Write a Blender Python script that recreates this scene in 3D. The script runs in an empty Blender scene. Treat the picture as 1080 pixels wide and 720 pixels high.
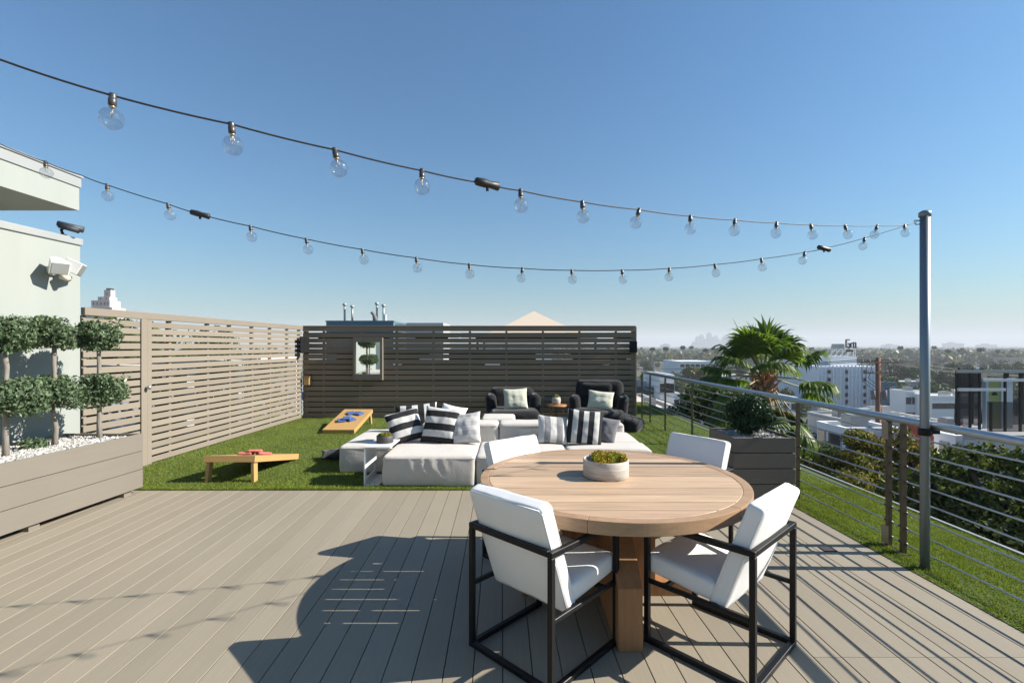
import bpy, bmesh, math, random
import numpy as np
from mathutils import Matrix, Vector, Euler, noise as mnoise
random.seed(11); rng = np.random.default_rng(5)
PI = math.pi
R = math.radians
scene = bpy.context.scene
COL = scene.collection

# ------------------------------------------------------------------ basics
F, CX, CY, EYE = 514.0, 540.0, 365.0, 1.6      # focal length in pixels, principal point, eye height
def SX(px, Y): return (px - CX) / F * Y        # sideways metres of a bearing at depth Y
def SZ(py, Y): return EYE - (py - CY) / F * Y  # height of a sight line at depth Y

MW = {}
def tag(o, label=None, cat=None, group=None, kind=None):
    if label: o['label'] = label
    if cat: o['category'] = cat
    if group: o['group'] = group
    if kind: o['kind'] = kind
    return o
def thing(name, label, cat, loc=(0, 0, 0), rotz=0, group=None):
    o = bpy.data.objects.new(name, None); COL.objects.link(o)
    o.empty_display_size = .1
    o.location = loc; o.rotation_euler = (0, 0, rotz)
    MW[o] = Matrix.Translation(loc) @ Matrix.Rotation(rotz, 4, 'Z')
    return tag(o, label, cat, group)
def dup(root, loc=None, rotz=None, label=None):
    r = root.copy(); COL.objects.link(r)
    if loc is not None: r.location = loc
    if rotz is not None: r.rotation_euler = (0, 0, rotz)
    if label: r['label'] = label
    for ch in list(root.children):
        c = ch.copy(); COL.objects.link(c); c.parent = r
        for g in list(ch.children):
            d = g.copy(); COL.objects.link(d); d.parent = c
    return r

def rounded_grid(w, d, h, r, n=10):
    """verts, faces of a rounded box centred at the origin; n cells per side"""
    half = np.array([w, d, h]) / 2
    vs, fs, idx = [], [], {}
    def vid(p):
        k = (round(p[0], 6), round(p[1], 6), round(p[2], 6))
        if k not in idx: idx[k] = len(vs); vs.append(k)
        return idx[k]
    t = -np.cos(np.linspace(0, PI, n + 1)); t = .5 * t + .5 * np.linspace(-1, 1, n + 1)
    for ax in range(3):
        a, b = (ax + 1) % 3, (ax + 2) % 3
        for s in (-1, 1):
            for i in range(n):
                for j in range(n):
                    q = []
                    for (u, v) in ((i, j), (i + 1, j), (i + 1, j + 1), (i, j + 1)):
                        p = [0, 0, 0]; p[ax] = s; p[a] = t[u]; p[b] = t[v]; q.append(vid(p))
                    fs.append(q if s > 0 else q[::-1])
    P = np.array(vs) * half
    r = min(r, half.min() * .999)
    inner = np.clip(P, -(half - r), half - r)
    D = P - inner
    L = np.linalg.norm(D, axis=1, keepdims=True); L[L == 0] = 1
    onface = (np.abs(D) > 1e-9)
    out = inner + D / L * r
    return out, fs

class MB:
    def __init__(s): s.v = []; s.f = []; s.m = []; s.sm = []
    def add(s, vs, fs, mat=0, smooth=False, xf=None):
        o = len(s.v)
        if xf is not None: vs = [tuple(xf @ Vector(p)) for p in vs]
        s.v += [tuple(map(float, p)) for p in vs]
        for f in fs: s.f.append([i + o for i in f]); s.m.append(mat); s.sm.append(smooth)
        return s
    def box(s, x0, x1, y0, y1, z0, z1, mat=0, xf=None):
        vs = [(x0, y0, z0), (x1, y0, z0), (x1, y1, z0), (x0, y1, z0), (x0, y0, z1), (x1, y0, z1), (x1, y1, z1), (x0, y1, z1)]
        fs = [(0, 3, 2, 1), (4, 5, 6, 7), (0, 1, 5, 4), (1, 2, 6, 5), (2, 3, 7, 6), (3, 0, 4, 7)]
        return s.add(vs, fs, mat, False, xf)
    def bar(s, p, q, w, h=None, up=(0, 0, 1), mat=0, ext=0):
        p, q = Vector(p), Vector(q); h = h or w
        d = (q - p).normalized(); p = p - d * ext; q = q + d * ext
        u = Vector(up)
        if abs(d.dot(u)) > .99: u = Vector((1, 0, 0))
        sd = d.cross(u).normalized(); u = sd.cross(d).normalized()
        vs = []
        for c in (p, q):
            for (a, b) in ((-1, -1), (1, -1), (1, 1), (-1, 1)): vs.append(c + sd * a * w / 2 + u * b * h / 2)
        fs = [(0, 1, 2, 3), (7, 6, 5, 4), (0, 4, 5, 1), (1, 5, 6, 2), (2, 6, 7, 3), (3, 7, 4, 0)]
        return s.add(vs, [f[::-1] for f in fs], mat)
    def tube(s, pts, r, n=8, mat=0, smooth=True):
        pts = [Vector(p) for p in pts]; k = len(pts)
        rs = r if isinstance(r, (list, tuple)) else [r] * k
        vs, fs = [], []
        ref = Vector((0, 0, 1)) if abs((pts[1] - pts[0]).normalized().z) < .9 else Vector((1, 0, 0))
        for i in range(k):
            d = (pts[min(i + 1, k - 1)] - pts[max(i - 1, 0)]).normalized()
            a = d.cross(ref).normalized(); b = a.cross(d).normalized()
            for j in range(n):
                t = 2 * PI * j / n
                vs.append(pts[i] + (a * math.cos(t) + b * math.sin(t)) * rs[i])
        for i in range(k - 1):
            for j in range(n):
                fs.append((i * n + j, i * n + (j + 1) % n, (i + 1) * n + (j + 1) % n, (i + 1) * n + j))
        fs.append(tuple(range(n))[::-1]); fs.append(tuple(range((k - 1) * n, k * n)))
        return s.add(vs, fs, mat, smooth)
    def lathe(s, prof, c=(0, 0, 0), n=24, mat=0, smooth=True, xf=None):
        vs, fs = [], []; k = len(prof)
        for (r, z) in prof:
            for j in range(n):
                t = 2 * PI * j / n; vs.append((c[0] + r * math.cos(t), c[1] + r * math.sin(t), c[2] + z))
        for i in range(k - 1):
            for j in range(n):
                fs.append((i * n + j, i * n + (j + 1) % n, (i + 1) * n + (j + 1) % n, (i + 1) * n + j))
        if prof[0][0] > 1e-4: fs.append(tuple(range(n))[::-1])
        if prof[-1][0] > 1e-4: fs.append(tuple(range((k - 1) * n, k * n)))
        return s.add(vs, fs, mat, smooth, xf)
    def prism(s, poly, a0, a1, fn, mat=0):
        """poly of 2-D points, extruded from a0 to a1; fn(u,v,a) gives the point"""
        n = len(poly)
        vs = [fn(u, v, a0) for u, v in poly] + [fn(u, v, a1) for u, v in poly]
        fs = [tuple(range(n))[::-1], tuple(range(n, 2 * n))] + [(i, (i + 1) % n, n + (i + 1) % n, n + i) for i in range(n)]
        return s.add(vs, fs, mat)
    def rbox(s, c, size, r, n=8, mat=0, xf=None, disp=None):
        vs, fs = rounded_grid(*size, r, n)
        if disp is not None: vs = [disp(Vector(p)) for p in vs]
        vs = [Vector(p) for p in vs]
        if xf is not None: vs = [xf @ p for p in vs]
        vs = [p + Vector(c) for p in vs]
        return s.add(vs, fs, mat, True)
    def build(s, name, mats, parent=None, world=True, bevel=0, seg=2):
        me = bpy.data.meshes.new(name)
        me.from_pydata(s.v, [], s.f)
        me.polygons.foreach_set('material_index', s.m)
        me.polygons.foreach_set('use_smooth', s.sm)
        if not isinstance(mats, (list, tuple)): mats = [mats]
        for m in mats: me.materials.append(m)
        bm = bmesh.new(); bm.from_mesh(me)
        bmesh.ops.recalc_face_normals(bm, faces=bm.faces)
        if bevel:
            es = [e for e in bm.edges if len(e.link_faces) == 2 and e.calc_face_angle(0) > .5]
            bmesh.ops.bevel(bm, geom=es, offset=bevel, segments=seg, affect='EDGES', profile=.6, clamp_overlap=True)
        bm.to_mesh(me); bm.free()
        return link(name, me, parent, world)
def link(name, me, parent=None, world=True):
    o = bpy.data.objects.new(name, me); COL.objects.link(o)
    if parent is not None:
        o.parent = parent; MW[o] = MW[parent].copy()
        if world: me.transform(MW[parent].inverted())
    else: MW[o] = Matrix.Identity(4)
    return o
def np_mesh(name, V, faces_n, mats, parent=None, world=True, midx=None):
    """V (N*k,3): every k=faces_n vertices one face"""
    me = bpy.data.meshes.new(name)
    n = len(V); nf = n // faces_n
    me.vertices.add(n); me.vertices.foreach_set('co', np.asarray(V, dtype=np.float32).ravel())
    me.loops.add(n); me.loops.foreach_set('vertex_index', np.arange(n, dtype=np.int32))
    me.polygons.add(nf); me.polygons.foreach_set('loop_start', np.arange(0, n, faces_n, dtype=np.int32))
    me.update(calc_edges=True)
    if not isinstance(mats, (list, tuple)): mats = [mats]
    for m in mats: me.materials.append(m)
    if midx is not None: me.polygons.foreach_set('material_index', np.asarray(midx, dtype=np.int32))
    me.validate()
    return link(name, me, parent, world)

# ------------------------------------------------------------------ materials
def mat(name, col, rough=.6, var=0, grain=None, stain=None, bump=None, metal=0, spec=.5, sheen=0, col2=None, hue=None):
    """grain/stain = (scale xyz, amount); bump = (scale xyz, strength, distance); col2 mixed per island by hue"""
    m = bpy.data.materials.new(name); m.use_nodes = True
    nt = m.node_tree; N = nt.nodes; L = nt.links
    b = N['Principled BSDF']
    b.inputs['Roughness'].default_value = rough; b.inputs['Metallic'].default_value = metal
    b.inputs['Specular IOR Level'].default_value = spec
    if sheen: b.inputs['Sheen Weight'].default_value = sheen
    tc = N.new('ShaderNodeTexCoord')
    def noise(scale, detail=6):
        mp = N.new('ShaderNodeMapping'); mp.inputs['Scale'].default_value = scale
        L.new(tc.outputs['Object'], mp.inputs['Vector'])
        nz = N.new('ShaderNodeTexNoise'); nz.inputs['Scale'].default_value = 1; nz.inputs['Detail'].default_value = detail
        nz.inputs['Roughness'].default_value = .6
        L.new(mp.outputs[0], nz.inputs['Vector']); return nz.outputs['Fac']
    def math_(op, a, c):
        n = N.new('ShaderNodeMath'); n.operation = op
        for i, x in enumerate((a, c)):
            if isinstance(x, (int, float)): n.inputs[i].default_value = x
            else: L.new(x, n.inputs[i])
        return n.outputs[0]
    rnd = None
    if var or col2:
        g = N.new('ShaderNodeNewGeometry'); rnd = g.outputs['Random Per Island']
    base = N.new('ShaderNodeRGB'); base.outputs[0].default_value = (*col, 1); cur = base.outputs[0]
    if col2:
        b2 = N.new('ShaderNodeRGB'); b2.outputs[0].default_value = (*col2, 1)
        mx = N.new('ShaderNodeMix'); mx.data_type = 'RGBA'
        L.new(rnd, mx.inputs[0]); L.new(cur, mx.inputs[6]); L.new(b2.outputs[0], mx.inputs[7]); cur = mx.outputs[2]
    fac = None
    def acc(x):
        nonlocal fac
        fac = x if fac is None else math_('ADD', fac, x)
    if var:
        w = N.new('ShaderNodeTexWhiteNoise'); w.noise_dimensions = '1D'
        L.new(math_('MULTIPLY', rnd, 917.3), w.inputs['W'])
        acc(math_('MULTIPLY', math_('SUBTRACT', w.outputs['Value'], .5), 2 * var))
    if grain: acc(math_('MULTIPLY', math_('SUBTRACT', noise(grain[0]), .5), 2 * grain[1]))
    if stain: acc(math_('MULTIPLY', math_('SUBTRACT', noise(stain[0], 4), .5), 2 * stain[1]))
    if fac is not None:
        vm = N.new('ShaderNodeVectorMath'); vm.operation = 'SCALE'
        L.new(cur, vm.inputs[0]); L.new(math_('ADD', fac, 1.0), vm.inputs['Scale']); cur = vm.outputs[0]
        ro = math_('ADD', math_('MULTIPLY', fac, -.35), rough)
        L.new(ro, b.inputs['Roughness'])
    L.new(cur, b.inputs['Base Color'])
    if bump:
        bp = N.new('ShaderNodeBump'); bp.inputs['Strength'].default_value = bump[1]; bp.inputs['Distance'].default_value = bump[2]
        L.new(noise(bump[0]), bp.inputs['Height']); L.new(bp.outputs[0], b.inputs['Normal'])
    return m
def leafmat(name, c1, c2, transl=.3, rough=.5, var=.35, clump=None):
    m = mat(name, c1, rough, var=var, col2=c2, spec=.2, stain=clump)
    nt = m.node_tree; N = nt.nodes; L = nt.links; b = N['Principled BSDF']
    src = b.inputs['Base Color'].links[0].from_socket
    t = N.new('ShaderNodeBsdfTranslucent')
    h = N.new('ShaderNodeVectorMath'); h.operation = 'MULTIPLY'; h.inputs[1].default_value = (1.25, 1.35, .6)
    L.new(src, h.inputs[0]); L.new(h.outputs[0], t.inputs['Color'])
    mx = N.new('ShaderNodeMixShader'); mx.inputs[0].default_value = transl
    L.new(b.outputs[0], mx.inputs[1]); L.new(t.outputs[0], mx.inputs[2]); L.new(mx.outputs[0], N['Material Output'].inputs['Surface'])
    return m
def stripemat(name, axis, stops, rough=.85):
    """constant colour bands across one object axis (woven stripes); stops = [(pos metres, colour)]"""
    m = mat(name, (.8, .8, .8), rough, bump=((900, 900, 900), .25, .002), spec=.2)
    nt = m.node_tree; N = nt.nodes; L = nt.links; b = N['Principled BSDF']
    tc = N.new('ShaderNodeTexCoord'); sp = N.new('ShaderNodeSeparateXYZ'); L.new(tc.outputs['Object'], sp.inputs[0])
    mr = N.new('ShaderNodeMapRange'); mr.inputs[1].default_value = -.3; mr.inputs[2].default_value = .6
    L.new(sp.outputs[axis], mr.inputs[0])
    cr = N.new('ShaderNodeValToRGB'); cr.color_ramp.interpolation = 'CONSTANT'
    e = cr.color_ramp.elements
    for i, (p, c) in enumerate(stops):
        x = (p + .3) / .9
        el = e[i] if i < 2 else e.new(x)
        el.position = x; el.color = (*c, 1)
    nz = N.new('ShaderNodeTexNoise'); nz.inputs['Scale'].default_value = 220
    L.new(tc.outputs['Object'], nz.inputs['Vector'])
    mx = N.new('ShaderNodeMix'); mx.data_type = 'RGBA'; mx.blend_type = 'MULTIPLY'; mx.inputs[0].default_value = .35
    L.new(mr.outputs[0], cr.inputs[0]); L.new(cr.outputs[0], mx.inputs[6]); L.new(nz.outputs['Fac'], mx.inputs[7])
    L.new(mx.outputs[2], b.inputs['Base Color'])
    return m

DECKC = (.246, .213, .160)
M_deck = mat('deck_composite', DECKC, .62, var=.075, grain=((110, 2.2, 70), .15), stain=((.8, .45, 1), .18), bump=((160, 6, 160), .25, .002), spec=.35)
M_fence = mat('fence_timber', (.215, .185, .147), .7, var=.09, grain=((4, 4, 90), .08), stain=((1.3, 1.3, 1.3), .08), spec=.2)
M_wallwood = mat('wall_timber', (.21, .16, .113), .7, var=.12, grain=((3, 30, 70), .12), stain=((1.2, 1.2, 1.2), .12), spec=.25)
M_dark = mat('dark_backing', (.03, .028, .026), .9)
M_planter = mat('planter_timber', (.165, .146, .120), .65, var=.05, grain=((5, 3, 60), .08), stain=((1.5, 1.5, 1.5), .07), spec=.3)
M_gplanter = mat('planter_dark_timber', (.125, .108, .09), .65, var=.06, grain=((5, 5, 70), .1), stain=((2, 2, 2), .08), spec=.3)
M_teak = mat('teak_top', (.41, .29, .182), .55, var=.20, grain=((3.0, 85, 60), .50), stain=((1.6, 14, 3), .34), spec=.35, col2=(.375, .255, .165))
M_teakrim = mat('teak_rim', (.31, .195, .11), .5, var=.10, grain=((14, 14, 60), .35), stain=((4, 4, 4), .14), spec=.4)
M_teakleg = mat('teak_leg', (.29, .14, .058), .5, var=.14, grain=((55, 55, 4), .40), stain=((4, 4, 2), .14), spec=.4)
M_gap = mat('gap_dark', (.05, .03, .02), .9)
M_white = mat('white_upholstery', (.74, .735, .72), .75, stain=((5, 5, 5), .05), bump=((500, 500, 500), .12, .001), spec=.3)
M_black = mat('black_metal', (.008, .008, .009), .42, stain=((30, 30, 30), .2), spec=.22)
M_sofa = mat('sofa_fabric', (.47, .44, .40), .9, grain=((260, 260, 260), .05), stain=((2.5, 2.5, 2.5), .04), bump=((7, 7, 5), .35, .02), spec=.15, sheen=.2)
M_piping = mat('sofa_piping', (.30, .28, .26), .9)
M_offwhite = mat('white_powder_coat', (.60, .60, .59), .4)
M_charcoal = mat('charcoal_fabric', (.011, .011, .0125), .92, grain=((60, 60, 60), .3), bump=((9, 9, 9), .5, .03), spec=.2, sheen=.15)
M_greenpil = mat('sage_fabric', (.50, .50, .40), .9, grain=((240, 240, 240), .12), bump=((8, 8, 8), .3, .02))
M_greypil = mat('grey_fabric', (.14, .14, .15), .9, grain=((240, 240, 240), .12))
M_pine = mat('cornhole_wood', (.42, .255, .095), .5, var=.05, grain=((40, 3, 40), .10), stain=((3, 2, 3), .08))
M_red = mat('red_bag_cloth', (.46, .13, .11), .9, grain=((90, 90, 90), .12)); M_blue = mat('blue_bag_cloth', (.045, .10, .27), .9, grain=((90, 90, 90), .12))
M_mint = mat('mint_stucco', (.278, .298, .280), .85, grain=((120, 120, 120), .06), stain=((3.5, 3.5, .35), .09), bump=((180, 180, 180), .25, .003), spec=.2)
M_flash = mat('grey_flashing', (.31, .32, .315), .5, stain=((3, 3, 3), .15), metal=.3)
M_steel = mat('galvanised_steel', (.42, .45, .48), .38, stain=((20, 20, 6), .16), metal=.85)
M_polesteel = mat('painted_steel_pole', (.20, .235, .265), .42, stain=((22, 22, 5), .14), metal=.6)
M_post = mat('bronze_post_steel', (.115, .092, .064), .45, stain=((18, 18, 6), .2), metal=.55)
M_rod = mat('stainless_rod', (.45, .46, .47), .32, metal=.85)
M_bowl = mat('whitewashed_bowl', (.43, .385, .34), .75, grain=((3, 3, 70), .5), stain=((9, 9, 30), .5))
M_bowl_d = mat('black_stone_bowl', (.05, .05, .05), .6, stain=((20, 20, 20), .3))
M_soil = mat('dark_soil', (.06, .05, .03), 1)
M_moss = leafmat('moss', (.22, .20, .02), (.13, .17, .02), .15, .8, .5)
M_moss_y = leafmat('moss_yellow', (.42, .27, .02), (.25, .2, .02), .15, .8, .4)
M_gravel = mat('white_gravel', (.38, .37, .35), .8, var=.3)
M_topiary = leafmat('topiary_leaf', (.038, .078, .034), (.155, .20, .115), .2, .45, .5)
M_ball = leafmat('boxwood_leaf', (.014, .036, .016), (.035, .065, .03), .15, .5, .4)
M_trunk = mat('grey_bark', (.20, .18, .155), .85, grain=((60, 60, 8), .5), bump=((60, 60, 10), .6, .01))
M_bark = mat('brown_bark', (.16, .11, .075), .9, grain=((20, 20, 3), .3), bump=((20, 20, 3), .8, .05))
M_grass = leafmat('turf_blade', (.11, .16, .016), (.205, .235, .036), .3, .55, .30, clump=((1.3, 1.3, 1.3), .45))
M_turf = mat('turf_base', (.05, .08, .012), .95, grain=((150, 150, 150), .5), stain=((1.5, 1.5, 1.5), .2))
M_wire = mat('black_cable', (.012, .012, .012), .55)
M_socket = mat('socket_plastic', (.045, .042, .04), .35, spec=.6)
M_plastic = mat('dark_grey_plastic', (.035, .04, .05), .55); M_plug = mat('plug_rubber', (.012, .012, .012), .5)
M_brass = mat('bulb_cap', (.5, .42, .28), .35, metal=.8)
M_concrete = mat('concrete', (.32, .31, .30), .85, stain=((.4, .4, .4), .15), grain=((8, 8, 8), .08))

def glassmat():
    m = bpy.data.materials.new('clear_bulb_glass'); m.use_nodes = True
    N = m.node_tree.nodes; L = m.node_tree.links; N.remove(N['Principled BSDF'])
    tr = N.new('ShaderNodeBsdfTransparent'); tr.inputs[0].default_value = (.88, .89, .90, 1)
    gl = N.new('ShaderNodeBsdfGlossy'); gl.inputs['Roughness'].default_value = .03; gl.inputs['Color'].default_value = (1, 1, 1, 1)
    lw = N.new('ShaderNodeLayerWeight'); lw.inputs['Blend'].default_value = .5
    pw = N.new('ShaderNodeMath'); pw.operation = 'POWER'; pw.inputs[1].default_value = 3.5; L.new(lw.outputs['Facing'], pw.inputs[0])
    ml = N.new('ShaderNodeMath'); ml.operation = 'MULTIPLY_ADD'; ml.inputs[1].default_value = .45; ml.inputs[2].default_value = .08; L.new(pw.outputs[0], ml.inputs[0])
    mx = N.new('ShaderNodeMixShader'); L.new(ml.outputs[0], mx.inputs[0])
    L.new(tr.outputs[0], mx.inputs[1]); L.new(gl.outputs[0], mx.inputs[2]); L.new(mx.outputs[0], N['Material Output'].inputs['Surface'])
    return m
M_glass = glassmat()
def mirrormat():
    m = bpy.data.materials.new('mirror_glass'); m.use_nodes = True
    b = m.node_tree.nodes['Principled BSDF']; b.inputs['Metallic'].default_value = 1; b.inputs['Roughness'].default_value = .015
    b.inputs['Base Color'].default_value = (.85, .88, .88, 1); return m
M_mirror = mirrormat()
def netmat():
    m = mat('black_netting', (.012, .012, .014), .8); N = m.node_tree.nodes; L = m.node_tree.links
    tr = N.new('ShaderNodeBsdfTransparent'); mx = N.new('ShaderNodeMixShader'); mx.inputs[0].default_value = .74
    L.new(tr.outputs[0], mx.inputs[1]); L.new(N['Principled BSDF'].outputs[0], mx.inputs[2]); L.new(mx.outputs[0], N['Material Output'].inputs['Surface'])
    return m
M_net = netmat()
M_win = mat('dark_window_glass', (.02, .025, .03), .08, spec=.8)

# ------------------------------------------------------------------ leaf clouds
def leaf_cloud(n, blobs, size, shell=.72, seed=0, flat=.0, aspect=2.0, drop=0):
    """n diamond leaves over ellipsoid blobs [(cx,cy,cz,rx,ry,rz)]; returns (4n,3)"""
    g = np.random.default_rng(seed)
    B = np.array(blobs, float); area = (B[:, 3] * B[:, 4] + B[:, 3] * B[:, 5] + B[:, 4] * B[:, 5])
    k = g.choice(len(B), n, p=area / area.sum())
    d = g.normal(size=(n, 3)); d /= np.linalg.norm(d, axis=1, keepdims=True)
    rad = shell + (1.04 - shell) * g.random(n) ** .6
    lump = 1 + .13 * np.sin(d[:, 0] * 5 + k) * np.sin(d[:, 1] * 6 + 2 * k) + .09 * np.sin(d[:, 2] * 8 + k * 3)
    C = B[k, :3] + d * B[k, 3:6] * (rad * lump)[:, None]
    nrm = d * .8 + g.normal(size=(n, 3)) * .7; nrm[:, 2] += flat
    nrm /= np.linalg.norm(nrm, axis=1, keepdims=True)
    t = g.normal(size=(n, 3)); t[:, 2] -= drop
    t -= (t * nrm).sum(1, keepdims=True) * nrm; t /= np.linalg.norm(t, axis=1, keepdims=True)
    b = np.cross(nrm, t)
    s = size * (.6 + .8 * g.random(n))[:, None]
    V = np.stack([C - t * s * .5, C + b * s / aspect * .5 + nrm * s * .05, C + t * s * .5, C - b * s / aspect * .5 + nrm * s * .05], 1)
    return V.reshape(-1, 3)
def clumps(c, rad, k, br, seed=0):
    """k leaf-clump ellipsoids spread through an ellipsoid crown of radii rad at c"""
    g = random.Random(seed); out = []
    for i in range(k):
        while True:
            p = Vector((g.uniform(-1, 1), g.uniform(-1, 1), g.uniform(-1, 1)))
            if .25 < p.length < 1: break
        r = br * g.uniform(.65, 1.25)
        out.append((c[0] + p.x * rad[0], c[1] + p.y * rad[1], c[2] + p.z * rad[2], r, r, r * g.uniform(.6, .9)))
    return out
def limbs(mb, base, top, r0, targets, r1=.04, mat_=0, n=7):
    base, top = Vector(base), Vector(top)
    pts = [base.lerp(top, t) + Vector((math.sin(t * 5) * r0 * .5 * t, math.cos(t * 4) * r0 * .4 * t, 0)) for t in (0, .05, .3, .6, .85, 1)]
    mb.tube(pts, [r0 * 1.35, r0 * 1.05, r0 * .9, r0 * .8, r0 * .7, r0 * .6], n, mat_)
    for tg in targets:
        tg = Vector(tg); s = pts[4] if random.random() < .5 else pts[5]
        mid = s.lerp(tg, .5) + Vector((random.uniform(-.1, .1), random.uniform(-.1, .1), .12)) * (tg - s).length
        mb.tube([s, mid, tg], [r0 * .5, r0 * .35, r1], 5, mat_)
def tree(name, label, group, base, crown_c, crown_r, m, leaves, size, k, br, r0, seed, shell=.55, cat='tree'):
    t = thing(name, label, cat, base, 0, group)
    bl = clumps(crown_c, crown_r, k, br, seed)
    mb = MB(); limbs(mb, base, (crown_c[0], crown_c[1], crown_c[2] - crown_r[2] * .3), r0, [b[:3] for b in bl[:max(5, k // 2)]], r0 * .15)
    mb.build('trunk', M_bark, t)
    np_mesh('crown', leaf_cloud(leaves, bl, size, shell, seed), 4, m, t)
    return t

# ================================================================== THE ROOF TERRACE
YE = 5.41                       # where the decking stops and the lawn starts
def rx(x0, Y): return x0 - .022 * Y
# --- decking
mb = MB(); u = -5.35; W, GAP = .1407, .0048
pitch = W + GAP
xr = 2.915
cols = []
x = xr
while x > -5.3: cols.append((x - W, x)); x -= pitch
for ci, (a, b) in enumerate(cols):
    ys = [-3.2, YE]
    cuts = []
    if a > 1.55: cuts = [2.512, 3.90] if ci % 2 == 0 or ci < 9 else [2.512]
    elif random.random() < .0: cuts = []
    edges = [-3.2]
    for c in cuts: edges += [c - .0015, c + .0015]
    edges.append(YE)
    for i in range(0, len(edges), 2):
        y0, y1 = edges[i], edges[i + 1]
        vs = [(rx(a, y0), y0), (rx(b, y0), y0), (rx(b, y1), y1), (rx(a, y1), y1)]
        mb.prism(vs, -.025, 0, lambda p, q, z: (p, q, z))
o = mb.build('deck', M_deck, bevel=.0014, seg=1); tag(o, 'taupe composite decking boards laid along the terrace', kind='structure')
mb = MB(); mb.box(-5.5, rx(xr, 2), -3.2, YE - .02, -.12, -.06)
o = mb.build('deck_subfloor', M_dark); tag(o, 'dark subfloor under the decking', kind='structure')
# --- lawn
mb = MB(); mb.box(-5.6, 3.86, YE + .002, 11.3, -.05, .004); 
mb.prism([(rx(xr, -3.2) + .004, -3.2), (3.93, -3.2), (3.86, YE - .002), (rx(xr, YE) + .004, YE - .002)], -.05, .004, lambda p, q, z: (p, q, z))
mb.box(2.6, 3.78, 11.304, 14, -.05, .004)
o = mb.build('lawn', M_turf); tag(o, 'artificial turf covering the roof behind and beside the decking', kind='structure')
def blades(n, poly_fn, hgt, wid, seed):
    g = np.random.default_rng(seed)
    P = poly_fn(g, n); n = len(P)
    a = g.random(n) * 2 * PI; w = wid * (.6 + .8 * g.random(n)); h = hgt * (.55 + .7 * g.random(n))
    h = h * (1 + .22 * np.sin(P[:, 0] * 3.1 + 2 * np.sin(P[:, 1] * 2.3)) * np.sin(P[:, 1] * 3.7 + P[:, 0]) + .12 * np.sin(P[:, 0] * 17) * np.sin(P[:, 1] * 19))
    lean = g.normal(size=(n, 2)) * .010 + np.array([[-.004, -.003]])
    V = np.zeros((n, 3, 3), np.float32)
    V[:, 0, 0] = P[:, 0] - np.cos(a) * w / 2; V[:, 0, 1] = P[:, 1] - np.sin(a) * w / 2
    V[:, 1, 0] = P[:, 0] + np.cos(a) * w / 2; V[:, 1, 1] = P[:, 1] + np.sin(a) * w / 2
    V[:, 2, :2] = P + lean; V[:, 2, 2] = h
    V[:, :2, 2] = .003
    return V.reshape(-1, 3)
def f_back(g, n):
    y = YE + .012 + (11 - YE) * g.random(n) ** 1.35; x = -5.0 + 8.7 * g.random(n); return np.stack([x, y], 1)
def f_edge(g, n):
    return np.stack([-5.0 + 7.9 * g.random(n), YE + .008 + .05 * g.random(n)], 1)
def f_strip(g, n):
    y = 1.2 + (5.5 - 1.2) * g.random(n); lo = 2.93 - .022 * y; return np.stack([lo + (3.9 - lo) * g.random(n), y], 1)
def f_far(g, n):
    return np.stack([2.75 + 1.0 * g.random(n), 10.9 + 3 * g.random(n)], 1)
V = np.concatenate([blades(260000, f_back, .026, .0055, 1), blades(9000, f_edge, .028, .005, 4), blades(95000, f_strip, .024, .0042, 2), blades(9000, f_far, .028, .008, 3)])
o = np_mesh('grass', V, 3, M_grass); tag(o, 'bright green artificial grass blades of the roof lawn', 'grass', kind='stuff')

# --- the building under the terrace, metal edge along the lawn
t = thing('terrace_building', 'building carrying the roof terrace, thin metal edge along its lawn', 'building', (0, 4, -16))
mb = MB(); mb.box(-9.5, 3.80, -3.3, 13.9, -16, -.125); mb.build('wall', M_mint, t)
mb = MB(); mb.prism([(3.94, -3.2), (3.985, -3.2), (3.80, 14), (3.79, 14)], -.3, .02, lambda p, q, z: (p, q, z)); mb.build('roof_edge_trim', M_flash, t)

# --- left wall, roof overhang
def lx(Y): return -4.93 + (Y - 6.47) * .06          # plane of the left fence and wall
t = thing('stucco_building', 'pale mint stucco building at left with grey roof coping', 'building', (lx(4) - 1.5, 3, 0))
mb = MB(); mb.prism([(lx(-1), -1), (lx(5.62), 5.62), (lx(5.62) - 2.2, 5.75), (lx(-1) - 2.2, -1)], -.1, 2.76, lambda p, q, z: (p, q, z)); mb.build('wall', M_mint, t)
mb = MB(); mb.prism([(lx(-1) + .02, -1), (lx(5.62) + .02, 5.64), (lx(5.62) - 2.2, 5.77), (lx(-1) - 2.2, -1)], 2.76, 2.835, lambda p, q, z: (p, q, z)); mb.build('coping', M_flash, t, bevel=.006)
ye = 4.72; xe = SX(86, ye)
mb = MB(); zb = SZ(222.5, ye); zt = SZ(186, ye); zm = zb + (zt - zb) * .66
mb.box(xe - 3.2, xe - .012, -1.5, ye - .012, zb, zm); mb.box(xe - 3.2, xe - 2.0, -1.5, 1.4, 2.835, zb); mb.build('roof_overhang', M_mint, t)
mb = MB(); mb.box(xe - 3.2, xe, -1.5, ye, zm, zt - .02); mb.box(xe - 3.2, xe + .012, -1.5, ye + .012, zt - .02, zt)
mb.box(xe, xe + .006, ye - 1.02, ye - .98, zm, zt - .02); mb.build('roof_flashing', M_flash, t, bevel=.004)

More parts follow.
